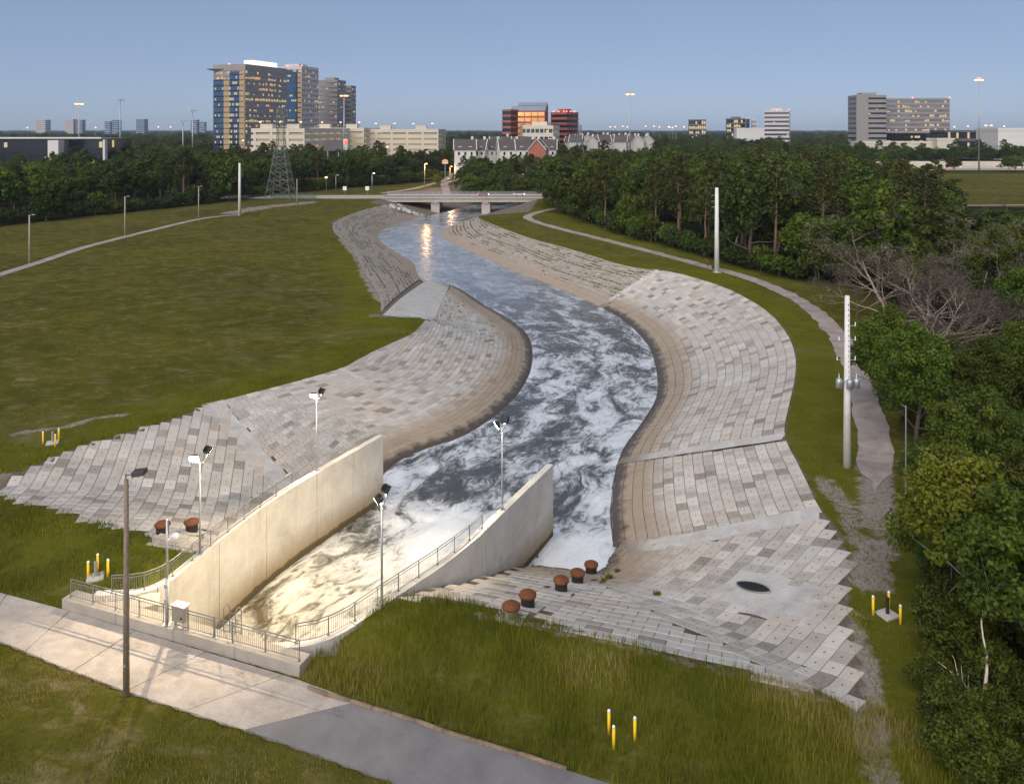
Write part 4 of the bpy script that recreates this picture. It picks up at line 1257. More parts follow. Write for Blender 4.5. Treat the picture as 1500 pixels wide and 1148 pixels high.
# ---- walker on the right path, with a bag set down by the pole
def person(label, x, y, z, yaw, hgt=1.74):
    r_ = root('person', (x, y, z), label, 'person')
    k = hgt / 1.75
    J = {'pel': (0, 0, .93), 'chest': (0, .05, 1.28), 'neck': (0, .10, 1.47), 'head': (0, .15, 1.62), 'crown': (0, .16, 1.73),
         'lh': (-.10, 0, .90), 'lk': (-.11, .16, .50), 'la': (-.11, .10, .09), 'lt': (-.11, .27, .05), 'rh': (.10, 0, .90), 'rk': (.11, -.02, .48), 'ra': (.11, -.24, .11), 'rt': (.12, -.10, .04),
         'ls': (-.19, .06, 1.40), 'le': (-.25, -.08, 1.13), 'lw': (-.25, .06, .90), 'lf': (-.25, .10, .80), 'rs': (.19, .06, 1.40), 're': (.27, .14, 1.14), 'rw': (.24, .34, 1.02), 'rf': (.23, .42, .98)}
    Rr = {'pel': .15, 'chest': .17, 'neck': .06, 'head': .105, 'crown': .07, 'lh': .10, 'lk': .065, 'la': .05, 'lt': .045, 'rh': .10, 'rk': .065, 'ra': .05, 'rt': .045,
          'ls': .07, 'le': .05, 'lw': .038, 'lf': .04, 'rs': .07, 're': .05, 'rw': .038, 'rf': .04}
    E = [('pel', 'chest'), ('chest', 'neck'), ('neck', 'head'), ('head', 'crown'), ('pel', 'lh'), ('lh', 'lk'), ('lk', 'la'), ('la', 'lt'), ('pel', 'rh'), ('rh', 'rk'), ('rk', 'ra'), ('ra', 'rt'),
         ('chest', 'ls'), ('ls', 'le'), ('le', 'lw'), ('lw', 'lf'), ('chest', 'rs'), ('rs', 're'), ('re', 'rw'), ('rw', 'rf')]
    names = list(J)
    cs, sn = math.cos(yaw), math.sin(yaw)
    tr = lambda p: (k * (p[0] * cs - p[1] * sn), k * (p[0] * sn + p[1] * cs), k * p[2])
    me = bpy.data.meshes.new('body')
    me.from_pydata([tr(J[n]) for n in names], [(names.index(a), names.index(b)) for a, b in E], [])
    o = bpy.data.objects.new('body', me); col.objects.link(o); o.parent = r_
    sk = o.modifiers.new('skin', 'SKIN')
    for i, n in enumerate(names):
        me.skin_vertices[0].data[i].radius = (Rr[n] * k, Rr[n] * k)
        me.skin_vertices[0].data[i].use_root = (n == 'pel')
    o.modifiers.new('sub', 'SUBSURF').levels = 2; o.modifiers['sub'].render_levels = 2
    t = NT('walker_clothing')
    zz = t.sep(t.obj(), 2)
    t.base(t.ramp(t.math('DIVIDE', zz, 1.8), [(0, (.02, .02, .02)), (.06, (.03, .04, .07)), (.5, (.035, .045, .08)), (.53, (.30, .05, .05)), (.81, (.28, .05, .05)), (.83, (.45, .27, .19)), (1, (.45, .27, .19))], 'CONSTANT'))
    t.prm(rough=.8); me.materials.append(t.m)
    hair = MB().lathe((r_['_o'][0] + tr((0, .13, 0))[0], r_['_o'][1] + tr((0, .13, 0))[1], z + k * 1.60), [(.108, 0), (.12, .05), (.115, .11), (.08, .16), (.02, .18)], 10).build('hair', M['dark'], r_, smooth=True)
    return r_
x, y, z = hit(1036, 391)
person('walker in red top and dark trousers bending along the right path', x, y, z + .06, math.radians(115))
x, y, z = hit(1045, 394)
bg_ = root('bag', (x, y, z), 'dark bag set down at the foot of the plain white pole', 'bag')
MB().lathe((x, y, z), [(.22, 0), (.3, .1), (.31, .4), (.22, .58), (.08, .64)], 10).build('pouch', M['dark'], bg_, smooth=True)
MB().tube((x - .1, y, z + .6), (x, y, z + .78), .025, n=5).tube((x, y, z + .78), (x + .1, y, z + .6), .025, n=5).build('handle', M['dark'], bg_)

# ================================================================== THE ROAD BRIDGE
br = root('bridge', (-20, 318, .3), 'low concrete road bridge with steel railings over the far channel', 'bridge')
BX0, BX1, BY0, BY1, BZ = -53.0, 16.0, 318.0, 333.0, .30
M['bridge'] = simple('bridge_concrete', (.44, .39, .33), .85, 0, .15, .8, .1)
MB().box(((BX0 + BX1) / 2, (BY0 + BY1) / 2, BZ - .15), (BX1 - BX0, BY1 - BY0, .3)).build('deck', M['bridge'], br)
for k in range(7):
    yy = BY0 + .7 + k * (BY1 - BY0 - 1.4) / 6
    MB().box(((BX0 + BX1) / 2, yy, BZ - 1.0), (BX1 - BX0 - .6, .9, 1.38)).build('girder', M['bridge'], br)
for yy in (BY0 - .12, BY1 + .12):
    ps = MB().box(((BX0 + BX1) / 2, yy, BZ + .10), (BX1 - BX0, .42, .62)).build('parapet', M['bridge'], br)
    rl = MB()
    for zz in (.75, 1.05, 1.45):
        rl.tube((BX0, yy, BZ + zz), (BX1, yy, BZ + zz), .06, n=6)
    rl.build('railing', M['galv'], br)
    for q in np.arange(BX0 + .5, BX1, 2.4):
        MB().box((q, yy, BZ + .92), (.14, .14, 1.1)).build('post', M['galv'], br)
    bl = MB()
    for q in np.arange(BX0 + .5, BX1, .4): bl.tube((q, yy, BZ + .4), (q, yy, BZ + 1.4), .03, n=4, cap=False)
    bl.build('balusters', M['galv'], br, kind='stuff')
for xx in (-31.2, -10.6):
    for yy in (BY0 + 2.2, BY1 - 2.2):
        MB().box((xx, yy, -4.9), (3.5, 2.2, 6.6)).build('pier', M['bridge'], br, bevel=.15)
    MB().box((xx, (BY0 + BY1) / 2, -1.75), (2.0, BY1 - BY0 - 1, .7)).build('pier_cap', M['bridge'], br)
for xx, s_ in ((BX0 + .6, 1), (BX1 - .6, -1)):
    MB().box((xx, (BY0 + BY1) / 2, -2.4), (1.4, BY1 - BY0, 4.6)).build('abutment', M['bridge'], br)
MB().box(((BX0 + BX1) / 2, (BY0 + BY1) / 2, BZ + .03), (BX1 - BX0, 9.0, .05)).build('road_surface', M['asphalt'], br)
approach = MB().box((-86, 325.5, BZ - .35), (65.6, 13, .75)).box((46, 325.5, BZ - .35), (59.5, 13, .75)).build('approach_road', M['road'], None, origin=(-86, 325, 0), kind='structure')
# concrete slope protection under the bridge, on the left bank
MB().hexa([(-46, 314, -3.2), (-37, 314, -6.2), (-37, 336, -6.2), (-46, 336, -3.2)], [(-46, 314, -1.9), (-35.5, 314, -5.6), (-35.5, 336, -5.6), (-46, 336, -1.9)]).build('slope_paving', M['poured'], None, origin=(-42, 325, -4), kind='structure')
# rubble edge beside it
rub = root('rubble_edge', G(610, 316, -5), 'line of broken white concrete rubble below the bridge end', 'rubble') if False else root('rubble_edge', (*G(600, 312, -3), -3), 'line of broken white concrete rubble below the bridge end', 'rubble')
for k in range(34):
    t_ = k / 33
    px, py = 570 + 52 * t_ + random.uniform(-3, 3), 301 + 17 * t_ + random.uniform(-1, 1)
    x, y, z = hit(px, py)
    s_ = random.uniform(.5, 1.1)
    MB().hexa([(x - s_, y - s_ * .6, z - .3), (x + s_ * .7, y - s_, z - .3), (x + s_, y + s_ * .5, z - .3), (x - s_ * .6, y + s_, z - .3)],
              [(x - s_ * .7, y - s_ * .5, z + s_ * .7), (x + s_ * .5, y - s_ * .6, z + s_ * .5), (x + s_ * .6, y + s_ * .5, z + s_ * .8), (x - s_ * .5, y + s_ * .6, z + s_ * .6)]).build('concrete_chunk', M['poured'], rub)

# ================================================================== TREES
def rot_basis(d):
    d = d / (np.linalg.norm(d) + 1e-9)
    a = np.cross(d, [0, 0, 1.0]);
    if np.linalg.norm(a) < 1e-3: a = np.array([1.0, 0, 0])
    a /= np.linalg.norm(a)
    return a, np.cross(d, a)

def leaves_mesh(name, centers, radii, counts, size, mat, seed, flat=.8, updir=.5, tint0=None):
    """leaf-sized quads scattered round cluster centres; 'tint' varies by cluster and leaf"""
    r = np.random.default_rng(seed)
    idx = np.repeat(np.arange(len(centers)), counts)
    n = len(idx)
    c = np.asarray(centers)[idx]
    d = r.normal(size=(n, 3)); d /= np.linalg.norm(d, axis=1)[:, None]
    rad = np.asarray(radii)[idx] * r.random(n) ** .45
    p = c + d * rad[:, None] * np.array([1, 1, flat])
    nrm = d * .8 + np.array([0, 0, updir]) + r.normal(size=(n, 3)) * .55
    nrm /= np.linalg.norm(nrm, axis=1)[:, None]
    h = r.normal(size=(n, 3))
    a = np.cross(nrm, h); a /= np.linalg.norm(a, axis=1)[:, None] + 1e-9
    b = np.cross(nrm, a)
    s = size * (.6 + .8 * r.random(n))[:, None]
    asp = (.55 + .3 * r.random(n))[:, None]
    co = np.stack([p - a * s - b * s * asp * .3, p + b * s * asp * -.9, p + a * s + b * s * asp * .3, p + b * s * asp], 1).reshape(-1, 3)
    q = np.arange(n * 4).reshape(n, 4)
    me_ob = raw_mesh(name, co, q, mat)
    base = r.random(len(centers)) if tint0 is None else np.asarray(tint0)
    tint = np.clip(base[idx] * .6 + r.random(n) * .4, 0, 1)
    at = me_ob.data.attributes.new('tint', 'FLOAT', 'FACE'); at.data.foreach_set('value', tint.astype(np.float32))
    return me_ob

def limb(mb, p, d, L, r0, r, depth, tips, bend=.25, n=4, grav=.0, kids=(2, 4), seg=4):
    """one tapering limb and its branches"""
    pts = [np.array(p, float)]
    d = np.array(d, float) / np.linalg.norm(d)
    for k in range(seg):
        d = d + r.normal(size=3) * bend * .5 + np.array([0, 0, grav])
        d /= np.linalg.norm(d)
        pts.append(pts[-1] + d * L / seg)
    for k in range(seg):
        mb.tube(pts[k], pts[k + 1], r0 * (1 - .75 * k / seg), r0 * (1 - .75 * (k + 1) / seg), n=n, cap=False)
    tips.append((pts[-1], L))
    if depth > 0:
        for _ in range(r.integers(kids[0], kids[1])):
            k = r.integers(1, seg + 1)
            a, b = rot_basis(d)
            w = r.random() * 2 * math.pi
            dd = d * .7 + (a * math.cos(w) + b * math.sin(w)) * .8
            limb(mb, pts[k], dd, L * (.45 + .25 * r.random()), r0 * (1 - .75 * k / seg) * .7, r, depth - 1, tips, bend, max(3, n - 1), grav, kids, max(2, seg - 1))

def tree_proto(name, kind, hgt, crad, cbase, seed, leaf_n, leaf_s, mat, bark):
    """returns (root, trunk, crown) built round the origin"""
    r = np.random.default_rng(seed)
    R_ = bpy.data.objects.new(name, None); R_.empty_display_size = .5; col.objects.link(R_); R_['_o'] = (0, 0, 0)
    mb = MB(); tips = []
    # trunk
    pts = [np.array([0, 0, -.4])]
    lean = r.normal(size=2) * .03
    top = hgt * (.93 if kind == 'pine' else .72)
    nseg = 7
    for k in range(1, nseg + 1):
        pts.append(np.array([lean[0] * top * k / nseg + r.normal() * .10 * (k > 1), lean[1] * top * k / nseg + r.normal() * .10 * (k > 1), top * k / nseg]))
    r0 = hgt * (.013 if kind == 'pine' else .017)
    for k in range(nseg):
        mb.tube(pts[k], pts[k + 1], r0 * (1.15 - .85 * k / nseg), r0 * (1.15 - .85 * (k + 1) / nseg), n=7, cap=False)
    cen, rad, tin = [], [], []
    if kind == 'pine':
        nb = 26
        for k in range(nb):
            f = (k + r.random()) / nb
            z = cbase + (hgt * .97 - cbase) * f
            w = k * 2.4 + r.random()
            reach = crad * (1 - f ** 1.6 * .8) * (.55 + .5 * r.random()) * (.65 + .35 * min(1, f * 4))
            p0 = np.array([np.interp(z, [q[2] for q in pts], [q[j] for q in pts]) for j in (0, 1)] + [z])
            d = np.array([math.cos(w), math.sin(w), .18 + .3 * f])
            tp = []
            limb(mb, p0, d, reach, r0 * .30, r, 1, tp, .22, 4, .02, (2, 4), 3)
            for q, L in tp:
                for _ in range(2):
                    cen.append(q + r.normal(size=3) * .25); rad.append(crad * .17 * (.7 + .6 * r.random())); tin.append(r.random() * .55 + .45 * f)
        flat = .55
    else:
        nb = 13
        for k in range(nb):
            f = (k + r.random()) / nb
            z = cbase * .85 + (top - cbase * .85) * f
            w = k * 2.4 + r.random()
            p0 = np.array([np.interp(z, [q[2] for q in pts], [q[j] for q in pts]) for j in (0, 1)] + [z])
            d = np.array([math.cos(w), math.sin(w), .35 + .7 * f])
            limb(mb, p0, d, crad * (.85 - .25 * f), r0 * .42, r, 1, tips, .3, 4, .04, (2, 4), 3)
        # crown volume: lobes on a lumpy shell
        zc = (cbase + hgt) / 2; hz = (hgt - cbase) / 2
        lob = r.normal(size=(9, 3)); lob /= np.linalg.norm(lob, axis=1)[:, None]
        m = 0
        while m < (95 if kind != 'thin' else 55):
            d = r.normal(size=3); d /= np.linalg.norm(d)
            if d[2] < -.55: continue
            lump = .72 + .36 * max(0, (lob @ d).max() - .55) / .45 + .08 * r.normal()
            f = (r.random() ** .35) * lump
            q = np.array([d[0] * crad * f, d[1] * crad * f, zc + d[2] * hz * f])
            cen.append(q); rad.append(crad * (.17 + .10 * r.random()))
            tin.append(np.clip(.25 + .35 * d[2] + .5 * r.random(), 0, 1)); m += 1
        flat = .8
    tr = mb.build('trunk', M[bark], R_)
    per = max(8, int(leaf_n / len(cen)))
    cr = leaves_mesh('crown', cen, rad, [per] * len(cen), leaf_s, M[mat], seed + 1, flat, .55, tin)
    cr.parent = R_
    return R_

def bare_proto(name, hgt, spread, seed, bark, haze=0, stems=1, depth=3):
    r = np.random.default_rng(seed)
    R_ = bpy.data.objects.new(name, None); R_.empty_display_size = .5; col.objects.link(R_); R_['_o'] = (0, 0, 0)
    mb = MB(); tips = []
    for s_ in range(stems):
        w = r.random() * 6.28
        limb(mb, (0, 0, -.3), (spread * .35 * math.cos(w), spread * .35 * math.sin(w), 1), hgt * .72, hgt * .016, r, depth, tips, .34, 6, .05, (3, 6), 6)
    mb.build('trunk', M[bark], R_)
    if haze:
        cen = [t_[0] for t_ in tips if t_[0][2] > hgt * .25]
        cr = leaves_mesh('crown', cen, [hgt * .06] * len(cen), [max(1, haze // len(cen))] * len(cen), .075 if haze > 4000 else .075, M['leaf_dry'], seed, .9, .1)
        cr.parent = R_
    return R_

used = set()
def place(proto, x, y, label, category, group=None, s=1.0, sz=None, rz=None, z=None):
    if proto.name not in used:
        used.add(proto.name); o = proto
    else:
        o = proto.copy(); col.objects.link(o)
        for ch_ in KIDS[proto.name]:
            c = ch_.copy(); col.objects.link(c); c.parent = o
    o.location = (x, y, (h1(x, y) if z is None else z) - .05)
    o.scale = (s, s, s if sz is None else sz)
    o.rotation_euler = (0, 0, random.random() * 6.28 if rz is None else rz)
    o['label'] = label; o['category'] = category
    if group: o['group'] = group
    return o
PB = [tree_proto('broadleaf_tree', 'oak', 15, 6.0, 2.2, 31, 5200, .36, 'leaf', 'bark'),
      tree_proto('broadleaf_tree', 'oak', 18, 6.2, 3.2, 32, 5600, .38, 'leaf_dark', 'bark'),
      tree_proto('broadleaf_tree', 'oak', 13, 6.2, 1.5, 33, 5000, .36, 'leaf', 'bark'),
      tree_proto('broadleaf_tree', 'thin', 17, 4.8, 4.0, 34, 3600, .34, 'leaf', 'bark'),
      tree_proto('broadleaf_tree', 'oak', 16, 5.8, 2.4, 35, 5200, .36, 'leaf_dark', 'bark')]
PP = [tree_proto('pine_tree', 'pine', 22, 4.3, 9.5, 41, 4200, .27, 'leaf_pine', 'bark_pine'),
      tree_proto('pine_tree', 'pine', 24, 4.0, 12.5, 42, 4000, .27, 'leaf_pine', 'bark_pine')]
PU = [tree_proto('understory_bush', 'oak', 5.5, 3.1, .2, 55, 1700, .27, 'leaf', 'bark'), tree_proto('understory_bush', 'oak', 4.5, 3.0, .1, 56, 1500, .27, 'leaf_dark', 'bark')]
PL = [tree_proto('young_tree', 'oak', 7, 3.0, .9, 51, 2600, .22, 'leaf_lime', 'bark')]
# near the camera: finer leaves
PN = [tree_proto('leafy_tree', 'oak', 10, 4.0, 1.2, 61, 22000, .125, 'leaf_lime', 'bark_grey'),
      tree_proto('leafy_tree', 'oak', 12, 4.4, 1.0, 62, 22000, .135, 'leaf', 'bark'),
      tree_proto('leafy_tree', 'thin', 9, 3.4, .8, 63, 15000, .12, 'leaf_dark', 'bark'),
      tree_proto('leafy_shrub', 'oak', 3.2, 2.2, .2, 64, 6500, .10, 'leaf', 'bark')]
PX = [bare_proto('bare_tree', 15, 1.6, 71, 'bark_grey', 14000, 2, 3), bare_proto('bare_tree', 13, 2.2, 72, 'bark_grey', 13000, 3, 3),
      bare_proto('bare_tree', 16, 1.4, 73, 'bark_grey', 2500, 1, 3), bare_proto('dead_tree', 7.0, 1.0, 76, 'bark_pale', 0, 1, 2), bare_proto('dead_tree', 11, 1.3, 75, 'bronze', 0, 1, 3)]
KIDS = {p.name: list(p.children) for p in PB + PP + PL + PN + PX + PU}

def px_of(x, y): return CX + F * x / y
def fill(poly, spacing, seed, xmin=-60, xmax=1560, ymax=1e9, ymin=0):
    r = np.random.default_rng(seed)
    P = np.array(poly)
    pts = []
    cell = {}
    tries = int((P[:, 0].ptp() if hasattr(P, 'ptp') else np.ptp(P[:, 0])) * np.ptp(P[:, 1]) / spacing ** 2 * 5)
    xs = r.uniform(P[:, 0].min(), P[:, 0].max(), tries); ys = r.uniform(P[:, 1].min(), P[:, 1].max(), tries)
    ok = in_poly(xs, ys, poly)
    for x, y in zip(xs[ok], ys[ok]):
        if y < ymin or y > ymax: continue
        p_ = px_of(x, y)
        if p_ < xmin or p_ > xmax: continue
        k = (int(x // spacing), int(y // spacing))
        if any((x - a) ** 2 + (y - b) ** 2 < spacing ** 2 for i in (-1, 0, 1) for j in (-1, 0, 1) for a, b in cell.get((k[0] + i, k[1] + j), [])): continue
        cell.setdefault(k, []).append((x, y)); pts.append((x, y))
    return pts

KINDW = {0: 'rounded leafy tree', 1: 'tall dark-leaved tree', 2: 'low spreading tree', 3: 'thin-crowned tree', 4: 'dark round-crowned tree'}
ZONE_R = [(870, 'below the far townhouses'), (945, 'below the lit mast'), (1010, 'left of the plain white pole'), (1075, 'behind the plain white pole'), (1140, 'behind the two bare-trunked pines'),
          (1210, 'below the striped office'), (1290, 'below the grey office wing'), (1370, 'below the wide grey office'), (9999, 'near the mown basin')]
ZONE_L = [(60, 'below the dark glass office'), (150, 'below the dark office white core'), (220, 'below the unlit left mast'), (300, 'left of the glass tower'), (380, 'behind the white left pole'),
          (440, 'behind the lattice tower'), (520, 'below the billboard'), (9999, 'below the rightmost garage')]
ZONE_N = [(1290, 'behind the transformer pole'), (1345, 'beside the thin grey pole'), (1400, 'behind the right bollards'), (1440, 'behind the pale dead tree'), (1480, 'near the right edge'), (9999, 'cut by the right edge')]
def where(zones, px):
    return next(n for lim, n in zones if px < lim)
def tlabel(what, zones, side, x, y, row, sz=1.0):
    size = 'tall ' if sz > 1.05 else 'short ' if sz < .7 else ''
    if what.startswith(('tall', 'low')): size = ''
    return size + what + ' in ' + side + ' wood ' + row + ', ' + where(zones, px_of(x, y))
def row_of(x, y, edge, a, b):
    d = float(dist_line([x], [y], edge)[0])
    return 'front row' if d < a else 'middle' if d < b else 'back'
NEARP = [(24.3, 46), (31.2, 63), (37, 76), (43, 88), (48, 99), (57, 120), (61, 136)]
OPEN = [(150, 262), (330, 300), (420, 560), (225, 560), (150, 330)]           # mown basin beside the freeway
rt = random.Random(3)
TREE_H = {}
for p_ in PB + PP + PL + PN + PX + PU:
    TREE_H[p_.name] = max(max(v.co.z for v in c_.data.vertices) for c_ in KIDS[p_.name])
YCAP = [(-100, 234), (165, 232), (185, 214), (300, 208), (360, 214), (500, 212), (640, 212), (655, 224), (830, 222), (845, 216), (1000, 210), (1250, 206), (1375, 214), (1395, 300), (1600, 306)]
def cap_z(proto, x, y, sz):
    """keep crowns below the roof line that shows behind them"""
    yc = float(np.interp(px_of(x, y), [a for a, b in YCAP], [b for a, b in YCAP])) + 2 + 34 * rt.random() ** 1.8 * min(1, 180 / y)
    return min(sz, max(4.0, (H - (yc - HY) / F * y)) / TREE_H[proto.name])
for (x, y) in fill(FOREST_R, 8.3, 5, ymin=122, ymax=345):
    if in_poly([x], [y], OPEN)[0] or px_of(x, y) > 1380 and y > 250: continue
    edge_d = float(dist_line([x], [y], FOREST_R[5:13])[0])
    v = rt.random()
    cap = 26 if edge_d > 8 else 20
    if v < .24 and y > 120:
        p_ = rt.choice(PP); z_ = cap_z(p_, x, y, rt.uniform(.80, 1.05)); place(p_, x, y, tlabel('open-crowned pine', ZONE_R, 'right', x, y, row_of(x, y, FOREST_R[5:13], 12, 32), z_ * 1.15), 'pine tree', 'pines of the right wood', rt.uniform(.78, 1.0), z_)
    elif v < .30:
        place(PX[2], x, y, tlabel('leafless grey tree', ZONE_R, 'right', x, y, row_of(x, y, FOREST_R[5:13], 12, 32)), 'bare tree', 'leafless trees of the right wood', rt.uniform(.8, 1.1))
    else:
        s_ = rt.uniform(.8, 1.25)
        p_ = rt.choice(PB); z_ = cap_z(p_, x, y, s_ * rt.uniform(.85, 1.2)); place(p_, x, y, tlabel(KINDW[PB.index(p_)], ZONE_R, 'right', x, y, row_of(x, y, FOREST_R[5:13], 12, 32), z_), 'tree', 'leafy trees of the right wood', s_, z_)
# leafy skirt along the edge of the right wood
EDGE_R = resample([(61, 136), (50, 150), (40, 178), (29, 209), (17, 262), (16, 300), (15, 345)], 4.2)
for k, (x, y) in enumerate(EDGE_R):
    place(rt.choice(PU), x + 1.0 + rt.uniform(-1.2, 1.2), y + 1.2, 'leafy bush fronting the right wood, ' + where(ZONE_R, px_of(x, y)), 'bush', 'edge bushes of the right wood', rt.uniform(.7, 1.2), rt.uniform(.7, 1.5))
place(PP[1], *G(1134, 394)[:2], 'tall pine with bare pinkish trunk at the wood edge, nearer of two', 'pine tree', None, .92, .98, 1.0)
place(PP[0], *G(1098, 380)[:2], 'tall pine with bare pinkish trunk at the wood edge, farther of two', 'pine tree', None, .8, 1.03, 2.0)
# behind the bridge
for (x, y) in fill([(-25, 350), (15, 347), (60, 347), (60, 420), (-25, 430)], 7.0, 6):
    if rt.random() < .42:
        p_ = rt.choice(PP); place(p_, x, y, 'slender pine in grove ' + ('back' if y > 385 else 'front') + ' behind the bridge, below the ' + ('left townhouses' if px_of(x, y) < 725 else 'right townhouses' if px_of(x, y) < 800 else 'far townhouses'), 'pine tree', 'pines behind the bridge', rt.uniform(.7, .9), cap_z(p_, x, y, rt.uniform(.75, .95)))
    else:
        p_ = rt.choice(PB); place(p_, x, y, KINDW[PB.index(p_)] + ' in grove ' + ('back' if y > 385 else 'front') + ' behind the bridge, below the ' + ('left townhouses' if px_of(x, y) < 725 else 'right townhouses' if px_of(x, y) < 800 else 'far townhouses'), 'tree', 'leafy trees behind the bridge', rt.uniform(.8, 1.1), cap_z(p_, x, y, rt.uniform(1.0, 1.3)))
# left wood
for (x, y) in fill(FOREST_L, 10.0, 8, ymax=405):
    s_ = rt.uniform(.8, 1.2)
    if rt.random() < .14:
        p_ = rt.choice(PP); place(p_, x, y, tlabel('pine', ZONE_L, 'left', x, y, row_of(x, y, FOREST_L[:9], 16, 45)), 'pine tree', 'pines of the left wood', rt.uniform(.75, .95), cap_z(p_, x, y, rt.uniform(.75, .98)))
    else:
        p_ = rt.choice(PB); z_ = cap_z(p_, x, y, s_ * rt.uniform(.9, 1.25)); place(p_, x, y, tlabel(KINDW[PB.index(p_)], ZONE_L, 'left', x, y, row_of(x, y, FOREST_L[:9], 16, 45), z_), 'tree', 'leafy trees of the left wood', s_, z_)
for k, (x, y) in enumerate(resample(FOREST_L[:9], 5.0)):
    place(rt.choice(PU), x - 1, y + 2, 'leafy bush fronting the left wood, ' + where(ZONE_L, px_of(x, y)), 'bush', 'edge bushes of the left wood', rt.uniform(.8, 1.3), rt.uniform(.8, 1.5))
for q, s_, l in [((885, 270), 1.6, 0)]: pass
place(PB[0], -74, 392, 'bright rounded tree behind the street lamps left of the bridge', 'tree', None, .95, .85)
place(PL[0], *G(640, 274), 'small round young tree beside the path beyond the bridge', 'tree', None, .8, .9)
# right foreground wood
for (x, y, p_, s_, l) in [
    (25.9, 44.9, 0, 1.0, 'bright yellow-green tree overhanging the trail at the right'), (37.5, 79, 1, .85, 'leafy tree behind the transformer pole'),
    (29.5, 41.5, 2, .8, 'dark leafy tree behind the three right bollards')]:
    place(PN[p_], x, y, l, 'tree', None, s_, s_, rt.random() * 6)
for (x, y) in [(39, 62), (36, 70), (43, 72), (45, 80), (53, 82), (47, 75), (40.5, 52), (36.5, 49.5), (34.5, 44), (31, 41), (28, 38.5), (32.5, 55.5), (26.6, 39.4), (29.5, 47), (62, 90), (67, 96), (45, 66), (50, 74)]:
    s_ = rt.uniform(.75, 1.0)
    k_ = rt.choice([1, 2, 1]); place(PN[k_], x, y, ('broad' if k_ == 1 else 'slim') + ' dark leafy tree ' + where(ZONE_N, px_of(x, y)) + (', near' if y < 50 else ', far' if y > 78 else ', middle distance'), 'tree', 'trees at the right edge', s_, s_ * rt.uniform(.8, 1.05))
for (x, y) in fill([(60, 84), (80, 84), (110, 122), (63, 122), (66, 112)], 7.0, 12):
    k_ = rt.choice([1, 2, 1, 0]); s_ = rt.uniform(.95, 1.25)
    place(PN[k_], x, y, ['bright', 'broad', 'slim'][k_] + ' leafy tree behind the bare trees, ' + ('near ' if y < 100 else 'far ') + where(ZONE_N, px_of(x, y)), 'tree', 'trees behind the bare ones', s_, s_ * rt.uniform(.85, 1.1))
for (x, y) in [(27.5, 50), (26.3, 46.5), (25.5, 42.8), (24, 39), (22.3, 36.2), (26, 37.2), (28.6, 42), (29.8, 52.5), (31.5, 58), (33, 62.5), (35.6, 67), (37.3, 72), (40.5, 78), (44.2, 86), (47.5, 94), (24.8, 34.5), (28, 36), (19.8, 34.2), (20.2, 36.4), (21.0, 39.0), (23.6, 41.6), (20.6, 33.4), (24.3, 43.4),  (31, 47.5), (33.5, 50)]:
    s_ = rt.uniform(.55, 1.0)
    place(PN[3], x, y, ('small' if s_ < .78 else 'large') + ' leafy shrub ' + where(ZONE_N, px_of(x, y)) + (', close to the camera' if y < 40 else ', by the bollards' if y < 50 else ', along the trail' if y < 70 else ', far up the trail'), 'shrub', 'undergrowth of the right wood', s_, s_ * rt.uniform(.7, 1.1))
place(PX[0], 54.5, 112, 'sprawling leafless brown tree above the bend of the gravel path', 'bare tree', None, 1.35, .9, .4)
place(PX[1], 61, 108, 'wide leafless brown tree behind the sprawling one', 'bare tree', None, 1.35, 1.05, 4.0)
place(PX[1], 50.5, 95.5, 'wide leafless grey tree leaning towards the transformer pole', 'bare tree', None, 1.25, .95, 2.2)
place(PX[0], 68, 112, 'leafless grey tree at the right edge of the picture', 'bare tree', None, 1.05, .95, 3.0)
place(PX[3], 22.2, 37.6, 'pale dead forked tree in front of the dark wood', 'dead tree', None, 1.0, .85, 1.0)
place(PX[4], *G(1478, 312), 'dark crooked dead tree beside the mown basin', 'dead tree', None, 1.15, 1.0, .5)
for px, py, l in [(1397, 253, 'left small tree beside the freeway wall'), (1478, 253, 'small tree right of the light mast by the freeway'), (1488, 252, 'small tree by the freeway at the right edge')]:
    place(PB[2], *G(px, py), l, 'tree', None, .8, .85)

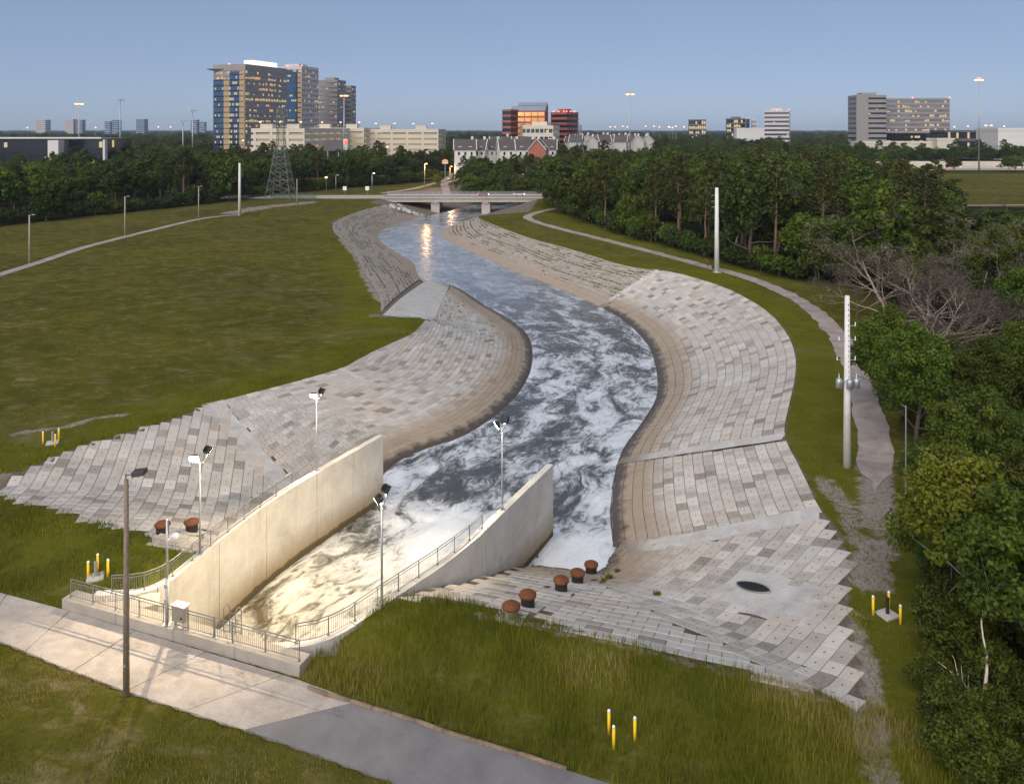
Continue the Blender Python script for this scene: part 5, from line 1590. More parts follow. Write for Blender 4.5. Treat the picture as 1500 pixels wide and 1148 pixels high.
# ------------------------------------------------------------------ far woodland: one mass
def far_wood():
    r = np.random.default_rng(77)
    pts = []
    KEEP = [(-60, 60, 0, 0)]
    for d0, d1, sp in ((345, 700, 10.5), (700, 1300, 17), (1300, 2600, 32), (2600, 5200, 70), (5200, 12000, 170)):
        n = int(1.34 * (d1 ** 2 - d0 ** 2) / 2 / sp ** 2)
        d = np.sqrt(r.uniform(d0 ** 2, d1 ** 2, n)); px = r.uniform(-30, 1530, n)
        x = (px - CX) / F * d
        s_ = np.where(d < 700, 1, np.where(d < 1300, 1.25, sp / 17))
        for a, b, c, q in zip(px, d, x, s_): pts.append((a, b, c, q))
    out = []
    for px, d, x, s_ in pts:
        if d < 420 and (in_poly([x], [d], FOREST_R)[0] or in_poly([x], [d], FOREST_L)[0]) and d < 405: continue
        if d < 420 and -135 < x < 20: continue
        if 400 < d < 520 and -60 < x < -15: continue                      # park meadow beyond the bridge
        if in_poly([x], [d], OPEN)[0]: continue
        if 535 < d < 610 and x > 140: continue                            # freeway
        if any(a <= px <= b and lo <= d <= hi for a, b, lo, hi in CLEAR): continue
        out.append((x, d, s_))
    out = np.array(out)
    me = bpy.data.meshes.new('far_woodland')
    z = np.zeros(len(out)) - .3
    me.from_pydata(np.column_stack([out[:, 0], out[:, 1], z]).tolist(), [], [])
    a = me.attributes.new('size', 'FLOAT', 'POINT'); a.data.foreach_set('value', out[:, 2].astype(np.float32))
    a = me.attributes.new('rise', 'FLOAT', 'POINT'); a.data.foreach_set('value', (r.uniform(.62, 1.0, len(out)) * np.clip(1.0 - .0 * out[:, 1], .5, 1)).astype(np.float32))
    a = me.attributes.new('pick', 'INT', 'POINT'); a.data.foreach_set('value', r.choice([0, 0, 1, 2, 2, 3, 4, 4, 5], len(out)).astype(np.int32))
    a = me.attributes.new('turn', 'FLOAT', 'POINT'); a.data.foreach_set('value', r.uniform(0, 6.28, len(out)).astype(np.float32))
    ob = bpy.data.objects.new('far_woodland', me); col.objects.link(ob); ob['kind'] = 'stuff'
    ob['label'] = 'dark green woodland stretching to the horizon'; ob['category'] = 'woodland'
    ng = bpy.data.node_groups.new('scatter', 'GeometryNodeTree')
    ng.interface.new_socket('Geometry', in_out='INPUT', socket_type='NodeSocketGeometry'); ng.interface.new_socket('Geometry', in_out='OUTPUT', socket_type='NodeSocketGeometry')
    N, Lk = ng.nodes, ng.links
    gi, go = N.new('NodeGroupInput'), N.new('NodeGroupOutput')
    ji = N.new('GeometryNodeGeometryToInstance')
    protos = [[c_ for c_ in KIDS[p.name] if c_.name.startswith('crown')][0] for p in PB + PP[:1]]
    for p_ in protos[::-1]:
        oi = N.new('GeometryNodeObjectInfo'); oi.inputs['Object'].default_value = p_; oi.inputs['As Instance'].default_value = True
        Lk.new(oi.outputs['Geometry'], ji.inputs[0])
    ip = N.new('GeometryNodeInstanceOnPoints'); ip.inputs['Pick Instance'].default_value = True
    def named(nm, ty):
        q = N.new('GeometryNodeInputNamedAttribute'); q.data_type = ty; q.inputs[0].default_value = nm; return q.outputs['Attribute']
    cx = N.new('ShaderNodeCombineXYZ'); sz = named('size', 'FLOAT'); rs_ = named('rise', 'FLOAT')
    Lk.new(sz, cx.inputs[0]); Lk.new(sz, cx.inputs[1]); Lk.new(rs_, cx.inputs[2])
    cr_ = N.new('ShaderNodeCombineXYZ'); Lk.new(named('turn', 'FLOAT'), cr_.inputs[2])
    Lk.new(gi.outputs[0], ip.inputs['Points']); Lk.new(ji.outputs[0], ip.inputs['Instance']); Lk.new(named('pick', 'INT'), ip.inputs['Instance Index'])
    Lk.new(cx.outputs[0], ip.inputs['Scale']); Lk.new(cr_.outputs[0], ip.inputs['Rotation'])
    Lk.new(ip.outputs[0], go.inputs[0])
    md = ob.modifiers.new('scatter', 'NODES'); md.node_group = ng
# stretches (photo columns, distances) kept open in front of buildings
CLEAR = [(300, 660, 560, 700), (300, 530, 700, 990), (660, 830, 445, 500), (826, 960, 560, 690), (720, 860, 640, 760), (720, 860, 760, 930), (-40, 170, 440, 560), (150, 205, 500, 600),
         (1000, 1040, 1500, 1650), (1060, 1112, 1300, 1500), (1118, 1175, 1000, 1250), (1250, 1400, 800, 1000), (1340, 1510, 610, 640), (40, 75, 2700, 3300), (85, 130, 2700, 3300), (148, 220, 2700, 3300)]
far_wood()

# ================================================================== GRASS BLADES
def blades(name, poly, dens, hmin, hmax, w, seed, label, tint=(0, .75), avoid=(), cond=None, lean=.35):
    r = np.random.default_rng(seed)
    P = np.array(poly)
    A = np.ptp(P[:, 0]) * np.ptp(P[:, 1])
    n = int(A * dens)
    x = r.uniform(P[:, 0].min(), P[:, 0].max(), n); y = r.uniform(P[:, 1].min(), P[:, 1].max(), n)
    ok = in_poly(x, y, poly)
    ok &= np.abs(F * x / y) < 800
    ok &= (y * (1148 - HY) / F > 26)
    x, y = x[ok], y[ok]
    for a in avoid:
        k = ~in_poly(x, y, a); x, y = x[k], y[k]
    patch = fbm(x * .45, y * .45, seed + 3, 4)
    k = r.random(len(x)) < np.clip(.25 + 1.6 * (patch - .3), .08, 1)
    if cond is not None: k &= cond(x, y, r)
    x, y, patch = x[k], y[k], patch[k]
    n = len(x)
    z = height(x, y)
    hh = (hmin + (hmax - hmin) * r.random(n) ** 1.6) * (.55 + .9 * patch)
    ang = r.uniform(0, 2 * math.pi, n); dx, dy = np.cos(ang), np.sin(ang)
    ln = lean * hh * r.random(n); la = r.uniform(0, 2 * math.pi, n)
    ww = w * (.6 + .8 * r.random(n))
    base = np.column_stack([x, y, z - .04])
    co = np.stack([base + np.column_stack([dx * ww, dy * ww, 0 * x]), base - np.column_stack([dx * ww, dy * ww, 0 * x]), base + np.column_stack([np.cos(la) * ln, np.sin(la) * ln, hh])], 1).reshape(-1, 3)
    ob = raw_mesh(name, co, np.arange(n * 3).reshape(n, 3), M['blades'], kind='stuff')
    dry = fbm(x * .22 + 7, y * .22, seed + 9, 4)
    tt = np.clip(tint[0] + (tint[1] - tint[0]) * (.25 * r.random(n) + 1.9 * np.clip(dry - .34, 0, .5)) + .15 * (r.random(n) < .08), 0, 1)
    at = ob.data.attributes.new('tint', 'FLOAT', 'FACE'); at.data.foreach_set('value', tt.astype(np.float32))
    ob['label'] = label; ob['category'] = 'grass'
    return ob
BANK = [ROAD_FAR[k] for k in (3, 4, 5, 6, 7, 8)] + [(20, 32), (19.5, 36.5), (17.4, 38.4)] + [tuple(q) for q in TOP_R[0:10]][::-1] + [(-8.4, 46.2), (-10.5, 42.9)]
BANK = [(a, b + (.15 if i < 6 else 0)) for i, (a, b) in enumerate(BANK)]
blades('tall_grass', BANK, 200, .18, .75, .020, 1, 'tall mixed grass on the bank between road and near apron', (.0, 1.0))
LEFTB = [tuple(q) for q in LOW_L] + [(-22, 47.9), (-25.5, 47.6)] + [ROAD_FAR[k] for k in (2, 1, 0)] + [(-48, 62)]
blades('tall_grass', LEFTB, 160, .15, .55, .022, 2, 'deep green grass between the left apron and the kerb', (.0, .55))
FRONT = [ROAD_NEAR[k] for k in range(8)] + [(-2, 30), (-32, 30)]
blades('mown_grass', FRONT, 190, .06, .30, .020, 3, 'rough mown grass in front of the service road', (.1, 1.0))
FRINGE_L = [tuple(q) for q in TOP_L[:26]]
dl = lambda lo, hi, line: (lambda x, y, r: (dist_line(x, y, line) < hi * (r.random(len(x)) ** 2) + lo))
HILL = [tuple(q) for q in TOP_L[:26]] + [(-22, 128), (-75, 128), (-60, 66)]
blades('grass_fringe', HILL, 60, .12, .42, .035, 4, 'bright grass fringe along the top of the left revetment', (.0, .45), cond=dl(.6, 5, FRINGE_L))
blades('hill_grass', HILL, 40, .05, .20, .038, 5, 'short olive grass on the left hill', (.0, .7))
STRIP = [tuple(q) for q in TOP_R[9:31]] + [(30, 158), (44, 150), (58, 134), (55, 118), (46, 98), (41, 87), (35, 75), (29.5, 62), (23.2, 46), (19.5, 36)]
PATHBAND = smooth_line(Gs([(1000, 381), (1040, 392), (1080, 402), (1120, 415), (1160, 433), (1195, 456), (1222, 484), (1243, 515), (1258, 555), (1270, 600), (1280, 650), (1284, 700), (1282, 745)]), 2.0)
blades('grass_strip', STRIP, 34, .08, .30, .035, 6, 'grass strip between the right revetment and the gravel path', (.0, .6), cond=lambda x, y, r: dist_line(x, y, PATHBAND) > 1.5 + .5 * r.random(len(x)))
UNDER = [(19.5, 34), (23.5, 46), (27, 52), (33, 63), (60, 110), (66, 105), (60, 70), (34, 34)]
blades('undergrowth', UNDER, 26, .25, .9, .05, 7, 'dark undergrowth at the foot of the right wood', (.0, .35))
# weeds in the joints of the far slopes and aprons
def weeds(name, P, seed, n, label):
    r = np.random.default_rng(seed)
    i = r.integers(0, P.shape[0] - 1, n); rowf = .3 + .68 * r.random(n)
    pat = fbm(i * .12, np.floor(rowf * 16) * .9, seed, 3)
    k = pat > .52; i, rowf = i[k], rowf[k]
    rw = (np.floor(rowf * 16) / 16 + r.normal(size=len(i)) * .006) * (P.shape[1] - 1)
    j = np.clip(rw.astype(int), 0, P.shape[1] - 2); f = (rw - j)[:, None]; g = r.random(len(i))[:, None]
    q = (P[i, j] * (1 - f) + P[i, j + 1] * f) * (1 - g) + (P[i + 1, j] * (1 - f) + P[i + 1, j + 1] * f) * g
    x, y = q[:, 0], q[:, 1]; z = height(x, y) + .04
    m = len(x); ang = r.uniform(0, 6.28, m); w = .13 * (.4 + r.random(m)); hh = .22 * (.3 + r.random(m))
    base = np.column_stack([x, y, z])
    co = np.stack([base + np.column_stack([np.cos(ang) * w, np.sin(ang) * w, 0 * x]), base - np.column_stack([np.cos(ang) * w, np.sin(ang) * w, 0 * x]), base + np.column_stack([0 * x, 0 * x, hh])], 1).reshape(-1, 3)
    ob = raw_mesh(name, co, np.arange(m * 3).reshape(m, 3), M['weed'], kind='stuff')
    at = ob.data.attributes.new('tint', 'FLOAT', 'FACE'); at.data.foreach_set('value', (.3 + .5 * r.random(m)).astype(np.float32))
    ob['label'] = label; ob['category'] = 'weeds'
weeds('joint_weeds', R1P, 1, 15000, 'weeds in the joints of the far right slope')
weeds('joint_weeds', L1P, 2, 9000, 'weeds in the joints of the far left slope')
for q, s_ in [((893, 848), .55), ((963, 872), .4), ((905, 838), .3), ((885, 852), .3)]:
    x, y, z = hit(*q)
    r = np.random.default_rng(int(q[0])); n = 160
    a = r.uniform(0, 6.28, n); l_ = s_ * r.uniform(.3, 1, n); b0 = np.column_stack([x + r.normal(size=n) * .12, y + r.normal(size=n) * .12, np.full(n, z + .05)])
    co = np.stack([b0 + .02, b0 - np.array([.02, .02, 0]), b0 + np.column_stack([np.cos(a) * l_ * .6, np.sin(a) * l_ * .6, l_ * .8])], 1).reshape(-1, 3)
    ob = raw_mesh('weed_clump', co, np.arange(n * 3).reshape(n, 3), M['blades'], label='green weed clump growing in the apron joints, ' + {893: 'largest', 963: 'by itself nearer the grass', 905: 'small one by the silty slope', 885: 'small one by the water'}[q[0]], category='weed')
    at = ob.data.attributes.new('tint', 'FLOAT', 'FACE'); at.data.foreach_set('value', (.1 + .4 * r.random(n)).astype(np.float32))

# ================================================================== BUILDINGS
def glassmat(name, c, rough=.12, metal=.75):
    t = NT(name); p = t.pos()
    n = t.noise(p, .09, 4); n2 = t.noise(t.mapping(p, (1, 1, 2.5)), .35, 3)
    t.base(t.ramp(t.math('MULTIPLY_ADD', n, .6, t.math('MULTIPLY', n2, .4)), [(.3, tuple(x * .7 for x in c)), (.7, tuple(min(1, x * 1.25) for x in c))]))
    t.prm(rough=rough, metal=metal)
    return t.m
M['glass_blue'] = glassmat('blue_curtain_glass', (.09, .155, .25))
M['glass_dark'] = glassmat('dark_office_glass', (.05, .06, .075))
M['glass_grey'] = glassmat('grey_curtain_glass', (.26, .24, .25), .3, .5)
M['glass_sunset'] = glassmat('sunset_coloured_glass', (.75, .36, .14), .08, .95)  # orange sunset reflection put into the glass colour
M['b_grey'] = simple('grey_cladding', (.27, .245, .235), .6, .1, .08, .2)
M['b_dark'] = simple('dark_cladding', (.12, .105, .11), .6, .1, .1, .2)
M['b_pale'] = simple('pale_cladding', (.52, .47, .47), .6, .1, .06, .2)
M['b_cream'] = simple('cream_precast', (.58, .52, .42), .8, 0, .08, .2)
M['b_red'] = simple('red_granite', (.30, .095, .07), .6, 0, .1, .2)
M['b_white'] = simple('white_cladding', (.60, .58, .55), .7, 0, .05, .2)
M['b_pale2'] = simple('stucco_wall', (.42, .40, .37), .8, 0, .08, .2)
M['brick'] = simple('red_brick_wall', (.33, .12, .08), .85, 0, .15, 1.5)
M['shingle'] = simple('dark_shingles', (.09, .075, .07), .9, 0, .2, 1.5)
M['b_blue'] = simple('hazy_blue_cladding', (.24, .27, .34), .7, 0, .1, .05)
M['win_lit'] = emitter('lit_office_window', (1.0, .74, .34), .36)
M['win_gold'] = emitter('lit_stair_bay', (1.0, .62, .24), .20)
M['win_pink'] = emitter('lit_lobby_window', (1.0, .42, .20), .4)
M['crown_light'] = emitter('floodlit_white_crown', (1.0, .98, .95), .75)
M['red_beacon'] = emitter('red_beacon', (1.0, .10, .08), 5.0)
M['blue_sign'] = emitter('blue_sign_light', (.05, .2, 1.0), 3.0)
M['red_sign'] = emitter('red_sign_light', (1.0, .08, .05), 1.5)
M['yellow_sign'] = emitter('orange_sign_light', (1.0, .30, .05), .6)

class Frame:
    """a rectangular footprint seen corner-on: left face runs back-left, right face back-right"""
    def __init__(s, px, d, theta, wl, wr):
        s.o = np.array([XD(px, d), d]); th = math.radians(theta)
        s.l = np.array([-math.cos(th), math.sin(th)]); s.r = np.array([math.sin(th), math.cos(th)])
        s.wl, s.wr = wl, wr
    def P(s, face, a, e, z):
        """a along the face from the corner, e outward"""
        if face == 'l': q = s.o + s.l * a - s.r * e
        else: q = s.o + s.r * a - s.l * e
        return (q[0], q[1], z)
    def ring(s, g):
        o, l, r = s.o, s.l, s.r
        return [o - l * g - r * g, o - l * g + r * (s.wr + g), o + l * (s.wl + g) + r * (s.wr + g), o + l * (s.wl + g) - r * g]
    def prism(s, mb, z0, z1, g=0.0, sub=None):
        q = s.ring(g)
        mb.hexa([(*p, z0) for p in q], [(*p, z1) for p in q]); return mb
    def panel(s, mb, face, a0, a1, z0, z1, e0, e1):
        A = [s.P(face, a0, e0, z0), s.P(face, a1, e0, z0), s.P(face, a1, e0, z1), s.P(face, a0, e0, z1)]
        B = [s.P(face, a0, e1, z0), s.P(face, a1, e1, z0), s.P(face, a1, e1, z1), s.P(face, a0, e1, z1)]
        mb.hexa(A, B); return mb

def office(name, label, px, d, theta, wl, wr, hgt, nfl, glass, wallm, band=.45, lit=.15, seed=1, mull=0, parapet=1.5, roofbox=True, group=None, litm='win_lit', z0=0, cat='office building', beacons=0, bay=2.6):
    fr = Frame(px, d, theta, wl, wr)
    r_ = root(name, (*fr.o, z0), label, cat, group)
    fr.prism(MB(), z0, hgt, 0).build('glass_core', M[glass], r_)
    fh = (hgt - z0) / nfl
    for k in range(nfl + 1):
        a, b = z0 + k * fh - band * fh / 2, z0 + k * fh + band * fh / 2
        if k == 0: a = z0
        if k == nfl: b = hgt + parapet
        fr.prism(MB(), a, b, .28).build('floor_band', M[wallm], r_)
    if mull:
        mm = MB()
        for f, w in (('l', wl), ('r', wr)):
            for q in np.arange(0, w + .01, mull): fr.panel(mm, f, max(.0, q - .35), q + .35, z0, hgt, .0, .24)
        mm.build('mullions', M[wallm], r_, kind='stuff')
    rr = random.Random(seed)
    if lit > 0:
        lm = MB()
        for k in range(nfl):
            row = rr.random()
            for f, w in (('l', wl), ('r', wr)):
                q = .8
                while q < w - 1:
                    if rr.random() < lit * (.4 + 1.2 * row):
                        fr.panel(lm, f, q, q + bay * .8, z0 + k * fh + band * fh / 2 + .1, z0 + (k + 1) * fh - band * fh / 2 - .25 - rr.random() * .3 * fh, .02, .07)
                    q += bay
        if lm.v: lm.build('lit_windows', M[litm], r_, kind='stuff')
    if roofbox:
        c = fr.o + fr.l * wl * .5 + fr.r * wr * .5
        ry = math.atan2(fr.r[1], fr.r[0])
        MB().box((c[0], c[1], hgt + parapet + 1.2), (wr * .5, wl * .5, 3.4), ry).build('roof_plant', M[wallm], r_)
    for k in range(beacons):
        f = 'l' if k % 2 else 'r'
        q = fr.P(f, (wl if f == 'l' else wr) * (k / max(1, beacons)), 0, hgt + parapet + .5)
        MB().box(q, (.9, .9, .9)).build('beacon', M['red_beacon'], r_)
    return r_, fr

# ---- glass tower with gold stair bays
A_, fa = office('glass_tower', 'tallest left glass tower with blue and gold bays and grey long side', 359, 700, 20, 34.6, 60.6, 82, 17, 'glass_grey', 'b_grey', .42, .52, 3, 4.0, 4.5, False, beacons=2)
fl_h = 82 / 17
for a0, a1, mt, top, nm, gg in ((0.6, 5.6, 'win_gold', 80, 'gold_bay', .5), (5.8, 16.5, 'glass_blue', 80, 'blue_bay', .4), (16.7, 22.5, 'win_gold', 73, 'gold_bay', .9), (22.7, 34, 'glass_blue', 73, 'blue_bay', .8)):
    b_ = fa.panel(MB(), 'l', a0, a1, 2, top, .3, .3 + gg).build(nm, M[mt], A_)
    gl = MB()
    for k in range(1, 17):
        if k * fl_h < top: fa.panel(gl, 'l', a0, a1, k * fl_h - .5, k * fl_h + .5, .3 + gg, .34 + gg)
    gl.build('floor_lines', M['b_dark' if mt == 'win_gold' else 'glass_dark'], b_, kind='stuff')
lm = MB(); rr = random.Random(9)
for k in range(16):
    for q in np.arange(6.4, 15.5, 1.8):
        if rr.random() < .45: fa.panel(lm, 'l', q, q + 1.3, k * fl_h + 1.2, k * fl_h + 3.4, .72, .76)
    for q in np.arange(23, 33, 2.0):
        if rr.random() < .16: fa.panel(lm, 'l', q, q + 1.3, k * fl_h + 1.2, k * fl_h + 3.0, 1.12, 1.16)
lm.build('lit_windows', M['win_lit'], A_, kind='stuff')
lm = MB()
for k in range(14):
    q = rr.uniform(3, 55); f = rr.randint(4, 15); fa.panel(lm, 'r', q, q + 2.2, f * fl_h + 1.3, f * fl_h + 3.4, .02, .30)
lm.build('orange_windows', M['win_pink'], A_, kind='stuff')
q = fa.o + fa.l * 31
MB().box((q[0], q[1] + 3, 82.5), (16, 12, .8), 0).build('roof_canopy', M['b_dark'], A_)
for dx in (-2, 2): MB().tube((q[0] + dx, q[1] + 3, 73), (q[0] + dx, q[1] + 3, 82.3), .5, n=6).build('canopy_column', M['b_dark'], A_)
c = fa.o + fa.r * 40 + fa.l * 14
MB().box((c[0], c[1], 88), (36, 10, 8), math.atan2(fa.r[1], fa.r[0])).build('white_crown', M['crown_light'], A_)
# ---- second tower
B_, fb = office('glass_tower', 'taller pale tower behind with dark blue front and gold strip', 442, 790, 20, 33.6, 28.8, 90, 18, 'glass_grey', 'b_pale', .45, .22, 4, 3.6, 2.0, True, beacons=2)
fb.panel(MB(), 'l', 4.5, 33.8, 2, 88, .3, .7).build('blue_front', M['glass_blue'], B_)
g_ = fb.panel(MB(), 'l', .2, 4.2, 2, 86, .3, 1.0).build('gold_bay', M['win_gold'], B_)
gl = MB(); lm = MB()
for k in range(1, 18):
    fb.panel(gl, 'l', .2, 4.2, k * 5 - .6, k * 5 + .6, 1.0, 1.05)
    for q in np.arange(6, 32, 2.2):
        if rr.random() < .42 and k not in (10, 13): fb.panel(lm, 'l', q, q + 1.5, k * 5 + 1.3, k * 5 + 3.2, .72, .76)
gl.build('floor_lines', M['b_dark'], g_, kind='stuff'); lm.build('lit_windows', M['win_lit'], B_, kind='stuff')
# ---- third pair
office('office_tower', 'grey office tower right of the gold-striped pair, taller half', 494, 860, 15, 23.3, 20, 81, 16, 'glass_grey', 'b_grey', .5, .16, 5, 0, 1.5, True)
office('office_tower', 'grey office tower with plain face, lowest of the four towers', 514.5, 900, 10, 16.2, 14, 77, 15, 'glass_grey', 'b_grey', .5, .06, 6, 0, 1.5, False)

# ---- parking garages
def garage(label, px, d, theta, wl, wr, hgt, n):
    fr = Frame(px, d, theta, wl, wr)
    r_ = root('parking_garage', (*fr.o, 0), label, 'parking garage', 'cream parking garages below the towers')
    fh = hgt / n
    fr.prism(MB(), 0, hgt - fh * .5, -3.0).build('lit_interior', M['win_lit2'], r_)
    for k in range(n + 1):
        fr.prism(MB(), max(0, k * fh - fh * .32), k * fh + fh * .30, 0).build('floor_slab', M['b_cream'], r_)
    for f, w in (('l', wl), ('r', wr)):
        for q in np.arange(0, w + .1, 13.0):
            fr.panel(MB(), f, max(0, q - 1.0), q + 1.0, 0, hgt + fh * .3, -1.0, .12).build('pillar', M['b_cream'], r_)
    for k in range(2):
        q = fr.P('l', wl * (.25 + .5 * k), -5, hgt + 2)
        MB().box(q, (9, 7, 5)).build('stair_tower', M['b_cream'], r_)
    for q in np.arange(6, wl, 16):
        p_ = fr.P('l', q, -6, hgt)
        lm_ = MB().tube(p_, (p_[0], p_[1], hgt + 6), .2, n=5).build('lamp_mast', M['galv'], r_)
        MB().box((p_[0], p_[1], hgt + 6), (1.4, .9, .7)).build('lamp', M['white_lamp2'], lm_)
    return r_
M['win_lit2'] = emitter('lit_garage_interior', (1.0, .74, .38), .20)
M['white_lamp2'] = emitter('garage_roof_lamp', (1.0, .80, .5), 1.3)
garage('long cream parking garage directly below the glass towers', 446, 560, 12, 42, 78, 27.5, 6)
garage('cream parking garage with lit decks, middle of the three', 533, 640, 8, 46, 60, 28, 6)
garage('cream parking garage reaching farthest right of the towers', 642, 650, 4, 60, 40, 27.0, 6)

# ---- red granite offices
office('red_office_block', 'red granite office with mirrored orange glass, lower of the gabled pair', 748, 680, 25, 8, 30, 45, 9, 'glass_dark', 'b_red', .4, .03, 11, 0, .5, False)
R_, f_ = office('red_office_block', 'red granite office with glass front coloured as mirrored orange sunset', 798, 690, 8, 30, 20, 44, 9, 'glass_sunset', 'b_red', .32, .0, 12, 6.0, .5, False)
for fr_, pk in ((f_, R_),):
    q = fr_.ring(.3); m1, m2 = (q[0] + q[1]) / 2, (q[2] + q[3]) / 2
    MB().poly([(*q[0], 44.6), (*q[3], 44.6), (*m2, 49), (*m1, 49)]).poly([(*q[1], 44.6), (*m1, 49), (*m2, 49), (*q[2], 44.6)]).poly([(*q[0], 44.6), (*m1, 49), (*q[1], 44.6)]).poly([(*q[3], 44.6), (*q[2], 44.6), (*m2, 49)]).build('gable_roof', M['b_blue'], pk)
R2_, f2_ = office('red_office_block', 'taller red granite office with glass coloured as mirrored orange sunset behind its twin', 800.5, 740, 6, 27, 22, 50, 10, 'glass_sunset', 'b_red', .30, .0, 13, 5.5, .5, False)
q = f2_.ring(.3); m1, m2 = (q[0] + q[1]) / 2, (q[2] + q[3]) / 2
MB().poly([(*q[0], 50.6), (*q[3], 50.6), (*m2, 54), (*m1, 54)]).poly([(*q[1], 50.6), (*m1, 54), (*m2, 54), (*q[2], 50.6)]).poly([(*q[0], 50.6), (*m1, 54), (*q[1], 50.6)]).build('gable_roof', M['b_blue'], R2_)
office('banded_office_block', 'square office with red and dark bands and red beacons on its roof', 830, 720, 35, 17, 21, 43, 9, 'glass_dark', 'b_red', .45, .03, 14, 0, 1.2, True, beacons=6)
office('cream_office_block', 'cream mid-rise office in front of the red blocks', 810, 600, 14, 24, 26, 30.0, 5, 'glass_dark', 'b_cream', .5, .12, 15, 3.5, 1.2, True)
# ---- dark glass low office at the left edge
L_, fl_ = office('dark_glass_office', 'long low dark glass office with white trim at the left edge', 152, 470, 4, 96, 30, 22.4, 4, 'glass_dark', 'glass_dark', .12, .03, 16, 0, .3, False)
MB().box((XD(82, 462), 462, 11), (6.2, 6, 21.5)).build('white_core', M['b_white'], L_)
MB().box((XD(60, 472), 470, 23.0), (76, 3, .9)).build('white_coping', M['b_white'], L_)
MB().box((XD(154, 468), 468, 11), (1.2, 3, 22)).build('white_fin', M['b_white'], L_)
# ---- grey office, right
G1, fg = office('grey_office_slab', 'wide grey office slab with lit window rows at the right', 1391, 850, 3, 78, 26, 61, 12, 'glass_grey', 'b_grey', .42, .22, 17, 0, 1.0, False, beacons=2)
fg.panel(MB(), 'l', 0, 78, 0, 24, .3, .55).build('dark_base', M['glass_dark'], G1)
lm = MB()
for k in range(22):
    q = rr.uniform(2, 74); zz = rr.choice([4, 9, 14, 19]); fg.panel(lm, 'l', q, q + rr.uniform(2, 6), zz, zz + 2.2, .57, .62)
lm.build('lit_base_windows', M['win_lit'], G1, kind='stuff')
G2, fg2 = office('grey_office_wing', 'grey office wing with stacked dark balconies left of the wide slab', 1298, 842, 3, 31, 24, 64, 12, 'glass_dark', 'b_grey', .62, .05, 18, 0, 1.0, True)
fg2.panel(MB(), 'l', 19, 31.6, 0, 66, .3, 1.2).build('blank_wall', M['b_grey'], G2)
# ---- mid-distance offices
office('striped_office', 'white and dark striped office block near the centre right', 1156, 1100, 22, 33, 30, 54, 9, 'glass_dark', 'b_pale', .5, .03, 19, 0, 1.2, True, beacons=2)
office('lit_office', 'small dark office with bright yellow windows left of the striped block', 1092, 1400, 10, 33, 10, 47, 6, 'glass_dark', 'b_dark', .25, .55, 20, 0, 1.0, True, bay=4)
office('blue_office', 'narrow blue office attached right of the yellow-lit office', 1098, 1420, 10, 6, 10, 46, 6, 'glass_blue', 'glass_blue', .25, 0, 20, 0, 1.0, False)
office('pink_office', 'narrow pinkish office farthest right of the yellow-lit group', 1108, 1460, 10, 8, 10, 46, 6, 'glass_grey', 'b_pale', .4, 0, 20, 0, 1.0, False)
office('lit_office', 'low far office with pale lit front left of the yellow-lit one', 1034, 1550, 8, 33, 12, 47, 5, 'glass_dark', 'b_dark', .25, .75, 21, 0, 1.0, False, bay=4)
office('white_annex', 'low white buildings between the yellow-lit office and the striped block', 1124, 1250, 4, 48, 20, 30, 2, 'b_white', 'b_white', .3, 0, 22, 0, .5, False)
office('warehouse', 'white flat-roofed warehouse at the right edge', 1512, 720, 4, 30, 40, 29, 2, 'b_white', 'b_white', .3, 0, 23, 0, .5, False)
office('warehouse', 'pale flat warehouse roof below the wide grey office', 1370, 690, 4, 62, 30, 17, 2, 'b_cream', 'b_cream', .3, 0, 24, 0, .5, False)
office('warehouse', 'beige box warehouse right of the wide grey office', 1401, 680, 4, 16, 20, 20, 2, 'b_cream', 'b_cream', .3, 0, 25, 0, .5, False)
office('warehouse', 'long dark low building behind the light mast', 1462, 760, 3, 50, 30, 27, 3, 'glass_dark', 'b_dark', .3, .1, 26, 0, .5, False)
# ---- skyline
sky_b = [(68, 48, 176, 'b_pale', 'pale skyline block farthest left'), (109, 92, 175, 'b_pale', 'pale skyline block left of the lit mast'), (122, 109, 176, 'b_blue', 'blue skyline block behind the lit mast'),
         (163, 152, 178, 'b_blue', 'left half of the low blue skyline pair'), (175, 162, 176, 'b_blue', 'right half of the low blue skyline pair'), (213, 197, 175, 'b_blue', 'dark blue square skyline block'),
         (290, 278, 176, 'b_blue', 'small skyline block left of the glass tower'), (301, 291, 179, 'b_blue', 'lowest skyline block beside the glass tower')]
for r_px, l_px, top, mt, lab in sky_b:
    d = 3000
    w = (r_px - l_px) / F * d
    office('skyline_block', lab, r_px - 1.5, d, 12, w * .86, w * .5, ZD(top, d), 9, 'glass_blue' if mt == 'b_blue' else 'glass_grey', mt, .5, .04, int(r_px), 0, 1, False, group='skyline blocks on the left horizon', bay=7)

